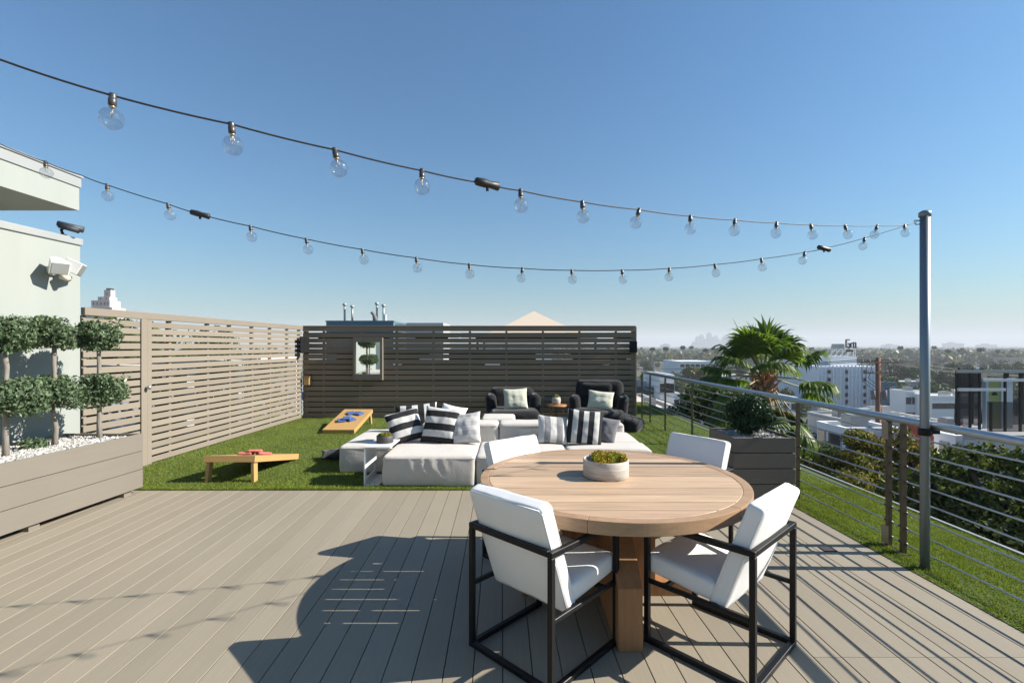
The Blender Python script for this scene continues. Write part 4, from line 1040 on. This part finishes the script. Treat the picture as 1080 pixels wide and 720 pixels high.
# ---- city trees
LM = [leafmat('dark_city_leaf', (.022, .042, .014), (.045, .075, .022), .15, .6, .4), leafmat('mid_city_leaf', (.045, .075, .02), (.075, .105, .028), .15, .6, .4), leafmat('olive_city_leaf', (.09, .095, .02), (.15, .13, .03), .2, .6, .4), leafmat('grey_city_leaf', (.05, .065, .035), (.08, .09, .05), .15, .6, .4)]
protos = []
for i in range(10):
    hgt = [9, 11, 8, 12, 10, 7, 13, 9, 10, 11][i]; wd = [4.2, 4.5, 4, 4, 5.2, 3.4, 4.4, 4.6, 3.6, 5][i]
    bl = clumps((0, 0, hgt * .62), (wd * .72, wd * .72, hgt * .30), 26, wd * .30, 40 + i)
    mb = MB(); limbs(mb, (0, 0, -.2), (0, 0, hgt * .55), .28, [b[:3] for b in bl[:9]], .04, n=6)
    protos.append((hgt, wd, mb, leaf_cloud(2600, bl, .62, .5, 60 + i, aspect=1.6), [0, 1, 2, 1, 0, 2, 3, 1, 0, 1][i]))
meshes = []
kinds = {0: 'dark green', 1: 'green', 2: 'yellowish olive', 3: 'grey green'}
treeroots = []
def city_tree(i, loc, s, rz, lab, grp):
    hgt, wd, mb, V, li = protos[i]
    if len(treeroots) <= i: treeroots.extend([None] * (i + 1 - len(treeroots)))
    if treeroots[i] is None:
        t = thing('city_tree', lab, 'tree', loc, rz, grp); t.scale = (s, s, s)
        mb.build('trunk', M_bark, t, False); np_mesh('crown', V, 4, LM[li], t, False); treeroots[i] = t
    else:
        t = dup(treeroots[i], loc, rz, lab); t.scale = (s, s, s); t['group'] = grp
    return t
g = random.Random(77); n = 0; tries = 0; near_n = 0
fixed = [(697, 100, 6.5, 0), (709, 104, 6.0, 2), (686, 120, 8, 1), (716, 118, 5.5, 5), (678, 92, 5.5, 2), (760, 70, 8.6, 0), (775, 60, 9, 3), (745, 80, 7, 1), (950, 108, 6.5, 1), (965, 122, 8, 0), (990, 130, 8, 3), (1015, 118, 7, 4), (1040, 112, 6.5, 1), (1060, 122, 8, 0), (1078, 110, 7.5, 4),
         (870, 57, 7.6, 1), (850, 66, 8, 4), (906, 66, 6.2, 2), (938, 57, 6.8, 0), (962, 64, 6, 5), (987, 56, 7.4, 1), (835, 58, 8.2, 0), (890, 72, 6.4, 8), (1000, 82, 4.5, 5), (1025, 80, 5, 2), (945, 84, 3.8, 5), (1050, 84, 6, 1), (835, 80, 5.5, 1), (855, 128, 6.0, 4), (876, 150, 9, 0), (1000, 160, 10, 0), (1030, 150, 9, 8), (1070, 160, 10, 6)]
fixed += [(936 + 7.5 * q + g.uniform(-3, 3), g.uniform(125, 230), g.uniform(8, 11.5), (0, 1, 4, 8, 0, 1, 3, 9)[q % 8]) for q in range(26)]
fixed += [(676 + 8 * q + g.uniform(-3, 3), g.uniform(130, 240), g.uniform(8, 11), (1, 0, 5, 9, 2)[q % 5]) for q in range(11)]
for (px, Y, h, i) in fixed:
    s = h / protos[i][0]
    city_tree(i, (SX(px, Y), Y, GZ), s, g.uniform(0, 6), '%s tree among the nearer rooftops of the city' % kinds[protos[i][4]], 'trees among the nearer rooftops'); near_n += 1
while n < 225 and tries < 9000:
    tries += 1
    Y = 95 * (620 / 95) ** (g.random() ** 1.15); k = g.uniform(.16, 1.35); x = k * Y
    if any(f[0] - 2 < x < f[1] + 2 and f[2] - 3 < Y < f[3] + 2 for f in foot): continue
    if .62 < k < .76 and Y < 130: continue
    i = g.randrange(10); s = g.uniform(.6, 1.0) * (.75 if Y < 160 else 1)
    city_tree(i, (x, Y, GZ), s, g.uniform(0, 6), '%s tree in the city treetops stretching to the horizon' % kinds[protos[i][4]], 'city trees out to the horizon'); n += 1
# the far wood: one mass
g2 = np.random.default_rng(8); Vs, mi = [], []
N = 5200
Yf = 420 * (3600 / 420) ** g2.random(N); kf = g2.uniform(.05, 1.55, N); kf[:1200] = g2.uniform(.2, 1.1, 1200)
for i in range(N):
    Y = Yf[i]; x = kf[i] * Y; h = g2.uniform(5, 12.5) * (1.15 if g2.random() < .12 else 1); r = h * g2.uniform(.35, .6) * (1 + Y / 4000)
    ln = 60 if Y < 1100 else 22; lf = .62 if Y < 1100 else .8
    bl = [(x, Y, GZ + h * .55, r, r, h * .45), (x + r * .6, Y + r * .3, GZ + h * .45, r * .6, r * .6, h * .35), (x - r * .5, Y - r * .4, GZ + h * .5, r * .6, r * .6, h * .4)]
    V = leaf_cloud(ln, bl, r * lf, .6, int(g2.integers(1e9)), aspect=1.3); Vs.append(V); mi += [int(g2.choice([0, 1, 1, 2, 3, 3]))] * ln
o = np_mesh('distant_woodland', np.concatenate(Vs), 4, LM, midx=mi); tag(o, 'far treetops of the city merging into haze at the horizon', 'woodland', kind='stuff')
# slender city palms
ph = None
g = random.Random(5)
for (px, Y) in ((688, 330), (702, 300), (720, 350), (729, 420), (744, 310), (752, 380), (765, 460), (1000, 320), (1034, 300), (1012, 380), (985, 410), (1052, 350), (1068, 420), (870, 420), (950, 360)):
    hh = 15 + g.uniform(-1, 2.5)
    if ph is None:
        ph = thing('slender_palm', 'thin tall palm standing above the distant treetops', 'tree', (SX(px, Y), Y, GZ), 0, 'thin palms above the distant treetops')
        mb = MB(); mb.tube([(0, 0, -.2), (.1, 0, 7), (.2, .1, 14.2)], [.3, .2, .16], 7); mb.build('trunk', M_bark, ph, False)
        np_mesh('crown', leaf_cloud(260, [(.2, .1, 14.4, 1.5, 1.5, .9)], 1.5, .25, 3, aspect=5, drop=.8), 4, LM[0], ph, False)
        ph.scale = (hh / 15,) * 3
    else:
        q = dup(ph, (SX(px, Y), Y, GZ), g.uniform(0, 6)); q.scale = (hh / 15,) * 3

# skyline and low hills
M_tower = wallm('hazy_tower', (.30, .32, .35)); Y = 3200.0; g = random.Random(4)
for (px, py, w) in ((733, 360, 3), (737, 354, 3), (741, 352.5, 3.5), (745, 357, 3), (749, 350, 3), (752.5, 355, 3), (756, 353.5, 3.5), (760, 358, 4), (765, 354, 3), (769, 352, 4), (773.5, 356, 3.5), (778, 359.5, 3)):
    x0, x1 = SX(px - w / 2, Y), SX(px + w / 2, Y); zt = SZ(py, Y)
    mb = MB(); mb.box(x0, x1, Y, Y + 40, GZ, zt - 12); mb.box(x0 + 4, x1 - 4, Y + 4, Y + 36, zt - 12, zt - 3); mb.box((x0 + x1) / 2 - 2, (x0 + x1) / 2 + 2, Y + 15, Y + 20, zt - 3, zt + g.uniform(0, 4))
    tag(mb.build('skyline_tower', M_tower), 'faint tower of the downtown skyline in the haze left of palm', 'tower', 'downtown towers on the skyline')
Y = 2600.0
for (px0, px1, py) in ((1004, 1017, 361.5), (1040, 1052, 363), (700, 707, 363), (938, 948, 363.2)):
    mb = MB(); mb.box(SX(px0, Y), SX(px1, Y), Y, Y + 60, GZ, SZ(py, Y) - 2); mb.box(SX(px0 + 2, Y), SX(px0 + 5, Y), Y + 10, Y + 40, SZ(py, Y) - 2, SZ(py, Y) + 4)
    tag(mb.build('distant_slab_block', M_tower), 'grey slab block standing in the haze on the horizon', 'building', 'slab blocks on the hazy horizon')
mb = MB(); pts = []
for i in range(80):
    x = -1200 + i * 95; h = 14 + 16 * (mnoise.noise(Vector((x * .0011, 3, 0))) + .6) + 5 * mnoise.noise(Vector((x * .006, 9, 1))); pts.append((x, h))
vs, fs = [], []
for (x, h) in pts: vs += [(x, 3700, GZ - .5), (x, 3900, GZ + h * .8), (x, 4200, GZ - .5)]
for i in range(79): a, b = 3 * i, 3 * i + 3; fs += [(a, b, b + 1, a + 1), (a + 1, b + 1, b + 2, a + 2)]
mb.add(vs, fs, 0, True); tag(mb.build('hills', mat('hill_scrub', (.10, .11, .06), .95, stain=((.004, .004, .004), .4))), kind='structure')

# utility pole with transformers and wires
Y = 42.0; ux = SX(926, Y); ut = SZ(377, Y)
t = thing('utility_pole', 'rusty brown utility pole with crossarms and drooping cables', 'utility pole', (ux, Y, GZ))
mb = MB(); mb.tube([(ux, Y, GZ - .3), (ux, Y, ut)], [.26, .19], 10); mb.build('pole', mat('rusty_timber', (.20, .085, .05), .9, grain=((30, 30, 2), .3)), t)
for (dz, L_) in ((.35, 1.6), (1.25, 1.1)):
    mb = MB(); mb.box(ux - L_, ux + L_, Y - .30, Y - .20, ut - dz - .12, ut - dz); mb.build('crossarm', M_bark, t)
    for s in (-1, -.6, .6, 1):
        mb = MB(); mb.lathe([(.05, 0), (.08, .06), (.05, .12), (.07, .16), (0, .2)], (ux + s * L_ * .93, Y - .25, ut - dz), 8); mb.build('insulator', M_flash, t)
for s in (-1, 1):
    mb = MB(); mb.tube([(ux + s * .5, Y - .1, ut - 3.6), (ux + s * .5, Y - .1, ut - 2.8)], .17, 12); mb.bar((ux, Y, ut - 3), (ux + s * .4, Y - .1, ut - 3), .08); mb.build('transformer', M_greypil, t)
    for k in range(3):
        p = Vector((ux + s * (.6 + .5 * k), Y - .25, ut - .3)); q = Vector((ux + s * .4, Y - .2, ut - 2.2 - .3 * k)); mid = p.lerp(q, .5) + Vector((s * .5, 0, -.5))
        mb = MB(); mb.tube([p, p.lerp(mid, .5) + Vector((0, 0, -.15)), mid, q], .022, 5); mb.build('jumper_cable', M_wire, t)
for k, s in enumerate((-1.45, -.9, .9, 1.45)):
    P0 = Vector((ux + s, Y - .25, ut - .16)); P1 = P0 + Vector((60, 26, -1.5)); P2 = P0 + Vector((-26, 80, -2))
    for E in (P1, P2):
        pts = [P0.lerp(E, i / 12) - Vector((0, 0, 1.6 * 4 * (i / 12) * (1 - i / 12))) for i in range(13)]
        mb = MB(); mb.tube(pts, .018, 4); mb.build('power_line', M_wire, t)

# netted rooftop frame at right, standing on a neighbour's roof
Y = 24.0; zr = -2.6
t = thing('grey_house', 'neighbouring block under the black netted roof frame', 'building', (32, 27, GZ)); foot.append((21, 48, 22, 34))
def fp(p, q, z): return (p, q, z)
pl = [(21.35, 23.0), (27.0, 29.2), (46, 29.2), (46, 23.0)]
mb = MB(); mb.prism(pl, GZ, zr - .22, fp); mb.build('wall', W_grey, t)
mb = MB(); mb.prism(pl, zr - .218, zr, fp); mb.build('roof', W_greyroof, t)
for k in range(6):
    mb = MB(); mb.box(23 + k * 3.2, 24.3 + k * 3.2, 22.93, 22.995, -6.5, -4.9); mb.build('window', M_win, t)
t = thing('netted_frame', 'black netted steel frame on neighbouring roof at right edge', 'roof frame', (SX(1024, Y), Y, zr))
def P(px, py, dy=0): return (SX(px, Y + dy), Y + dy, SZ(py, Y))
for (px, top) in ((1009, 391), (1023, 391), (1033, 391), (1045, 424), (1060, 392), (1076, 392), (1110, 392)):
    for dy in (0, 2.4):
        mb = MB(); mb.bar((SX(px + dy, Y + dy), Y + dy, zr - .15), (SX(px + dy, Y + dy), Y + dy, SZ(top, Y)), .085); mb.build('post', M_black, t)
for (a, b, py, m) in ((1009, 1112, 391.5, M_flash), (1036, 1112, 400.5, M_offwhite), (1010, 1060, 410.5, M_offwhite)):
    mb = MB(); mb.bar(P(a, py, -.08), P(b, py, -.08), .09, .14); mb.build('beam', m, t)
mb = MB()
mb.add([P(1011, 391, -.02), P(1033, 391, -.02), P(1031, 449, -.02), P(1006, 445, -.02)], [(0, 1, 2, 3)])
mb.add([P(1033, 391, -.02), P(1042, 392, 2.3), P(1034, 449, 2.3), P(1031, 449, -.02)], [(0, 1, 2, 3)])
mb.add([P(1009, 391.5, 2.35), P(1035, 391.5, 2.35), P(1033, 449, 2.35), P(1006, 449, 2.35)], [(0, 1, 2, 3)])
mb.add([P(1041, 423, -.02), P(1112, 425, -.02), P(1112, 460, -.02), P(1041, 456, -.02)], [(0, 1, 2, 3)])
mb.add([P(1041, 424, 2.2), P(1112, 426, 2.2), P(1112, 460, 2.2), P(1041, 456, 2.2)], [(0, 1, 2, 3)])
mb.build('netting', M_net, t)
t = thing('roof_board', 'yellow-green board in pale frame beside black netting', 'board', (SX(1067, Y), Y + 1, zr))
mb = MB(); mb.box(SX(1058.5, Y), SX(1061.5, Y), Y + .9, Y + 1.1, zr - .15, SZ(402, Y)); mb.box(SX(1075.5, Y), SX(1088, Y), Y + .9, Y + 1.1, zr - .15, SZ(402, Y)); mb.box(SX(1058.5, Y), SX(1095, Y), Y + .85, Y + 1.15, SZ(402, Y) + .002, SZ(400.5, Y)); mb.build('frame', wallm('pale_blue_paint', (.55, .63, .70)), t)
mb = MB(); mb.box(SX(1061.5, Y) + .002, SX(1075.5, Y) - .002, Y + .95, Y + 1.05, zr - .15, SZ(402.5, Y)); mb.build('panel', mat('lime_paint', (.40, .42, .14), .7), t)
mb = MB()
cx, cz = SX(1069, Y), SZ(417.5, Y)
for a in (20, 55, 90, 125, 160): mb.bar((cx, Y + .94, cz), (cx + math.cos(R(a)) * .15, Y + .94, cz + math.sin(R(a)) * .12), .03)
mb.bar((cx - .14, Y + .94, cz - .03), (cx + .14, Y + .94, cz - .03), .05); mb.build('palm_emblem', M_dark, t)

# ---- trees just beyond the railing
LN = leafmat('near_tree_leaf', (.016, .032, .010), (.11, .13, .038), .32, .7, .5, clump=((.9, .9, .9), .5)); LO = leafmat('olive_tree_leaf', (.06, .075, .018), (.21, .175, .05), .3, .65, .5, clump=((1.5, 1.5, 1.5), .5)); LP = leafmat('podocarpus_leaf', (.024, .05, .015), (.075, .105, .024), .3, .5, .45)
tree('leafy_tree', 'big dense dark green tree beyond the railing at right', None, (8.7, 7.4, GZ), (8.75, 7.4, -2.1), (2.45, 2.3, 2.25), LN, 120000, .10, 240, .42, .24, 101)
tree('leafy_tree', 'dark green tree lower down beside the light pole', None, (7.6, 9.6, GZ), (7.9, 9.6, -3.2), (1.2, 1.4, 1.6), LN, 42000, .10, 110, .38, .2, 102)
tree('leafy_tree', 'dark green tree behind the big right hand tree', None, (10.4, 10.2, GZ), (10.4, 10.2, -2.5), (1.9, 1.3, 1.9), LN, 30000, .11, 90, .42, .2, 108)
tree('olive_tree', 'yellowish olive bush top right behind the lawn edge', None, (6.9, 10.6, GZ), (7.15, 10.6, -1.75), (1.0, .9, .75), LO, 11000, .085, 36, .30, .12, 103)
tree('olive_tree', 'ragged yellowish tree left of the double railing post', None, (8.1, 11.2, GZ), (8.1, 11.2, -1.55), (.75, .8, 1.15), LO, 9000, .10, 26, .28, .12, 104)
tree('olive_tree', 'ragged yellowish tree between double post and light pole', None, (9.1, 11.4, GZ), (9.15, 11.4, -1.7), (.7, .8, 1.2), LO, 9000, .10, 24, .28, .12, 105)
tree('leafy_tree', 'dark bushy tree under and left of the palm crown', None, (5.9, 13.6, GZ), (6.05, 13.8, -.75), (1.5, 1.3, 1.35), LP, 16000, .13, 46, .42, .2, 106)
tree('leafy_tree', 'dark green tree under the right side of palm', None, (8.3, 14.5, GZ), (8.4, 14.5, -2.4), (1.4, 1.3, 1.3), LP, 12000, .13, 36, .42, .2, 107)

# ---- fan palm
def fan_palm(base, heart, seed):
    t = thing('fan_palm', 'large fan palm with drooping fronds beyond the railing', 'palm', base)
    g = random.Random(seed); H = Vector(heart)
    mb = MB(); k = 26; pts, rs = [], []
    for i in range(k + 1):
        z = base[2] + (H.z - .1 - base[2]) * i / k; pts.append((base[0] + (H.x - base[0]) * i / k, base[1] + (H.y - base[1]) * i / k, z)); rs.append(.22 + .02 * (i % 2))
    mb.tube(pts, rs, 10)
    for i in range(46):                      # old leaf bases
        a = i * 2.4; z = H.z - .75 + .75 * i / 46; r0 = .17; d = Vector((math.cos(a), math.sin(a), 0))
        mb.bar(H + d * .1 + Vector((0, 0, z - H.z)), H + d * (.30 + .06 * g.random()) + Vector((0, 0, z - H.z + .26)), .07, .03, mat=1)
    mb.build('trunk', [M_bark, mat('leaf_base', (.33, .16, .08), .8)], t)
    LPm = leafmat('palm_leaf', (.06, .11, .016), (.12, .165, .03), .42, .45, .25); LD = leafmat('dry_palm_leaf', (.24, .17, .08), (.33, .25, .12), .2, .8, .3)
    MP = mat('petiole', (.22, .20, .07), .5)
    def frond(az, el, pet, fan, dry, droop):
        d = Vector((math.cos(az) * math.cos(el), math.sin(az) * math.cos(el), math.sin(el)))
        side = Vector((-math.sin(az), math.cos(az), 0)); up = side.cross(d) * -1
        if up.z < 0: up = -up
        ppts = [H + d * pet * s + Vector((0, 0, -droop * .35 * pet * s * s)) for s in (.08, .35, .7, 1)]
        mb = MB(); mb.tube(ppts, [.026, .02, .016, .012], 5, 0)
        o = ppts[-1]; fd = (ppts[-1] - ppts[-2]).normalized(); up = side.cross(fd); up = up if up.z > 0 else -up
        ns = 26
        for i in range(ns):
            th = (-1 + 2 * (i + .5) / ns) * R(100)
            ln = fan * (.72 + .28 * math.cos(th * .8)) * g.uniform(.90, 1.08)
            dr = fd * math.cos(th) + side * math.sin(th)
            w0 = ln * 2 * math.tan(R(100) / ns) * .5
            lat = (side * math.cos(th) - fd * math.sin(th))
            vs, fs = [], []; q = o.copy(); dd = dr.copy() + up * .25 * math.cos(th)
            steps = (0, .25, .5, .64, .82, 1.0); wd = (.10, .56, 1.02, 1.0, .42, .02)
            for j, s in enumerate(steps):
                if j:
                    dd = (dd + Vector((0, 0, -1)) * (droop * (.03, .06, .20, .75, 1.6, 1.8)[j] + (.25 if dry else 0) * s)).normalized()
                    q = q + dd * ln * (s - steps[j - 1])
                fold = up * (w0 * wd[j] * .35) * (1 if i % 2 else -1)
                vs += [q - lat * w0 * wd[j] - fold * .5, q + fold * .5, q + lat * w0 * wd[j] - fold * .5]
            for j in range(5):
                a = 3 * j; fs += [(a, a + 1, a + 4, a + 3), (a + 1, a + 2, a + 5, a + 4)]
            mb.add(vs, fs, 1)
        mb.build('frond', [MP, LD if dry else LPm], t)
    n = 22
    for i in range(n):
        f = i / (n - 1)
        el = R(84 - 84 * f + g.uniform(-7, 7)); az = i * 2.39996 + g.uniform(-.25, .25)
        frond(az, el, g.uniform(.9, 1.15) * (.72 + .5 * f), g.uniform(.74, .90), False, .22 + .50 * f)
    for i in range(12):
        frond(i * 2.4 + .4, R(-22 - 40 * g.random()), g.uniform(.85, 1.2), g.uniform(.7, .9), g.random() < .22, .8)
    mb = MB()
    for (az, el, ln) in ((2.35, 1.02, 1.75), (.35, .55, 1.55)):                 # two unopened spear leaves
        d = Vector((math.cos(az) * math.cos(el), math.sin(az) * math.cos(el) * .4, math.sin(el))); mb.tube([H, H + d * ln * .6, H + d * ln], [.02, .018, .003], 5)
    mb.build('spear_leaf', LPm, t)
fan_palm((6.3, 12.2, GZ), (6.25, 12.1, .80), 9)

# ---- behind the fences
mb = MB(); mb.box(-22, lx(8) - .4, 5.8, 30, -.9, -.8); t = None
o = mb.build('neighbour_terrace', W_greyroof); tag(o, 'neighbouring flat roof beyond the left fence', kind='structure')
mb = MB(); mb.box(-12, 2.6, 11.7, 34, -.7, -.6); o = mb.build('neighbour_roof', W_greyroof); tag(o, 'neighbouring flat roof behind the dark slat wall', kind='structure')
t = thing('hedge', 'dark hedge showing through the gaps of the left fence', 'hedge', (-6.6, 9, -.8))
bl = []; g = random.Random(2)
for i in range(70): bl.append((-6.5 + g.uniform(-.35, .35), 5.9 + i * .105, g.uniform(-.5, 1.75), .42, .42, .38))
np_mesh('foliage', leaf_cloud(12000, bl, .13, .5, 5, aspect=1.6), 4, LP, t)
mb = MB()
for i in range(9): mb.tube([(-6.5, 6.1 + i * .85, -.8), (-6.5, 6.1 + i * .85, 1.2)], [.05, .02], 6)
mb.build('stem', M_bark, t)
t = thing('white_guardrail', 'white rail seen through the gaps of left fence', 'railing', (-5.8, 8, -.8))
mb = MB(); mb.box(-5.72, -5.66, 5.9, 13.0, 1.28, 1.36); mb.build('rail', M_offwhite, t)
for yy in (6.0, 8.6, 10.2, 12.9):
    mb = MB(); mb.box(-5.72, -5.67, yy - .1, yy + .1, -.8, 1.279); mb.build('post', M_offwhite, t)

Y = 20.0
t = thing('roof_penthouse', 'blue-grey metal penthouse rising behind the slat wall', 'building', (SX(380, Y), Y + 2, -.6))
mb = MB(); mb.box(SX(344, Y), SX(415, Y), Y, Y + 3.5, -.6, SZ(339.5, Y)); mb.build('wall', wallm('blue_metal_panel', (.09, .155, .20)), t)
mb = MB(); mb.box(SX(343.5, Y), SX(415.5, Y), Y - .03, Y + 3.53, SZ(339.5, Y) + .002, SZ(338, Y)); mb.build('coping', W_blue, t)
for (px, py) in ((363.5, 320.5), (371.5, 322.5), (397.5, 319.5), (404.5, 321.5)):
    mb = MB(); x = SX(px, Y + 1); mb.tube([(x, Y + 1, SZ(338, Y)), (x, Y + 1, SZ(py + 2, Y + 1))], .045, 8); mb.lathe([(.05, 0), (.085, .01), (.085, .09), (.04, .12)], (x, Y + 1, SZ(py + 2, Y + 1)), 10); mb.build('vent_pipe', M_flash, t)
mb = MB(); mb.tube([(SX(389.5, Y), Y + .9, SZ(338, Y)), (SX(389, Y), Y + .9, SZ(334, Y)), (SX(387.5, Y), Y + .9, SZ(330, Y)), (SX(385, Y), Y + .9, SZ(327.5, Y))], [.12, .10, .07, .06], 8); mb.build('curved_duct', M_greypil, t)
mb = MB(); mb.box(SX(401, Y), SX(404, Y), Y + .4, Y + .6, SZ(338, Y), SZ(331, Y)); mb.build('white_box', M_offwhite, t)
t = thing('roof_unit', 'low grey and white roof unit right of the blue penthouse', 'roof unit', (SX(445, Y), Y + 1, -.6))
mb = MB(); mb.box(SX(427, Y), SX(466.5, Y), Y + .3, Y + 2.5, -.6, SZ(340, Y)); mb.build('housing', W_grey, t)
mb = MB(); mb.box(SX(416, Y), SX(427, Y) - .01, Y + .3, Y + 1.5, -.6, SZ(341, Y)); mb.build('cabinet', W_cream, t)
Y = 19.0
ax, az = SX(563, Y), SZ(328, Y); hw = 2.1; ez = SZ(356, Y)
t = thing('gazebo_canopy', 'tan pyramid canopy top showing above the slat wall', 'canopy', (ax, Y, -.6))
vs, fs = [], []; nseg = 8
for side in range(4):
    for i in range(nseg + 1):
        pass
mb = MB()
cs = [(ax - hw, Y - hw), (ax + hw, Y - hw), (ax + hw, Y + hw), (ax - hw, Y + hw)]
for s in range(4):
    a, b = cs[s], cs[(s + 1) % 4]; vs, fs = [], []
    for i in range(7):
        u = i / 6; zz = ez + (az - ez) * (u ** 1.18)
        for (c) in (a, b): vs.append((c[0] + (ax - c[0]) * u, c[1] + (Y - c[1]) * u, zz))
    for i in range(6): fs.append((2 * i, 2 * i + 1, 2 * i + 3, 2 * i + 2))
    mb.add(vs, fs)
    mb.add([(a[0], a[1], ez), (b[0], b[1], ez), (b[0], b[1], ez - .2), (a[0], a[1], ez - .2)], [(0, 1, 2, 3)])
mb.build('canopy', mat('tan_canvas', (.50, .42, .33), .9), t)
for c in cs:
    mb = MB(); mb.bar((c[0] + (.05 if c[0] < ax else -.05), c[1] + (.05 if c[1] < Y else -.05), -.61), (c[0] + (.05 if c[0] < ax else -.05), c[1] + (.05 if c[1] < Y else -.05), ez + .02), .07); mb.build('post', M_black, t)
# white parapet wall behind the gaps
t = thing('white_parapet', 'white wall glimpsed through the gaps of slat wall', 'wall', (-2, 30, -.7))
mb = MB(); mb.box(-11.9, 2.5, 31, 31.3, -.65, 1.55); mb.build('wall', W_white, t)
mb = MB(); mb.box(-11.95, 2.55, 30.9, 31.4, 1.551, 1.66); mb.build('coping', W_white, t)
# stepped white tower far left
Y = 250.0
t = thing('stepped_tower', 'white stepped tower with dark cap above the left fence', 'tower', (SX(112, Y), Y + 10, GZ))
mb = MB()
for (a, b, py, dd, D) in ((88, 118, 324, 0, 9), (94.5, 114, 316.5, 1, 8), (99.5, 112, 312.5, 2, 7), (104.5, 111.5, 305, 3, 6)):
    mb.box(SX(a, Y), SX(b, Y), Y + dd, Y + D, GZ, SZ(py, Y))
mb.build('wall', wallm('warm_white_render', (.42, .39, .36)), t)
mb = MB(); mb.box(SX(106, Y), SX(111, Y), Y + 3.5, Y + 5.5, SZ(305, Y), SZ(303, Y)); mb.build('cap', M_dark, t)
for (px, py, h, dd) in ((97, 320, 3, 1), (101, 320, 3, 1), (105, 320, 3, 1), (109, 320, 3, 1), (108, 309.5, 4, 3), (112, 320, 2.5, 1), (103, 314.5, 2, 2), (109, 314.5, 2, 2)):
    mb = MB(); mb.box(SX(px - .6, Y), SX(px + .6, Y), Y + dd - .12, Y + dd - .005, SZ(py + h / 2, Y), SZ(py - h / 2, Y)); mb.build('window', W_red, t)

# ================================================================== AIR, LIGHT, CAMERA
mb = MB(); mb.box(-2600, 6100, -400, 6100, GZ - 2, 118)
hz = mb.build('haze', bpy.data.materials.new('haze_air')); tag(hz, 'pale haze over the city', kind='stuff')
hm = hz.data.materials[0]; hm.use_nodes = True; N = hm.node_tree.nodes; N.remove(N['Principled BSDF'])
pv = N.new('ShaderNodeVolumePrincipled'); pv.inputs['Color'].default_value = (.90, .94, 1, 1); pv.inputs['Density'].default_value = .00034; pv.inputs['Anisotropy'].default_value = 0.0
hm.node_tree.links.new(pv.outputs[0], N['Material Output'].inputs['Volume'])

EL = R(33.3); sv = Vector((math.cos(EL), -.018, math.sin(EL)))
sun = bpy.data.lights.new('sun', 'SUN'); sun.energy = 5.0; sun.angle = R(.42); sun.color = (1, .935, .84)
so = bpy.data.objects.new('sun', sun); COL.objects.link(so); so.rotation_euler = sv.to_track_quat('Z', 'Y').to_euler(); so.location = (20, 0, 20)
w = bpy.data.worlds.new('World'); scene.world = w; w.use_nodes = True
N = w.node_tree.nodes; L = w.node_tree.links
sky = N.new('ShaderNodeTexSky'); sky.sky_type = 'NISHITA'; sky.sun_disc = False
sky.sun_elevation = EL; sky.sun_rotation = math.atan2(sv.x, sv.y); sky.air_density = 1.5; sky.dust_density = 1.0; sky.ozone_density = 10.0; sky.altitude = 50
bg = N['Background']; tint = N.new('ShaderNodeMix'); tint.data_type = 'RGBA'; tint.blend_type = 'MULTIPLY'; tint.inputs[0].default_value = 1; tint.inputs[7].default_value = (.80, 1.0, 1.0, 1)
L.new(sky.outputs[0], tint.inputs[6]); L.new(tint.outputs[2], bg.inputs['Color']); bg.inputs['Strength'].default_value = .062

cam = bpy.data.cameras.new('camera'); cam.sensor_width = 36; cam.lens = 36 * F / 1080; cam.shift_y = (CY - 360) / 1080
cam.clip_start = .05; cam.clip_end = 20000
co = bpy.data.objects.new('camera', cam); COL.objects.link(co); co.location = (0, 0, EYE); co.rotation_euler = (R(90), 0, 0); scene.camera = co
scene.view_settings.view_transform = 'Standard'; scene.view_settings.look = 'None'; scene.view_settings.exposure = 1.1; scene.view_settings.gamma = 1
scene.render.engine = 'CYCLES'; scene.cycles.max_bounces = 7; scene.cycles.transparent_max_bounces = 16; scene.cycles.volume_bounces = 0
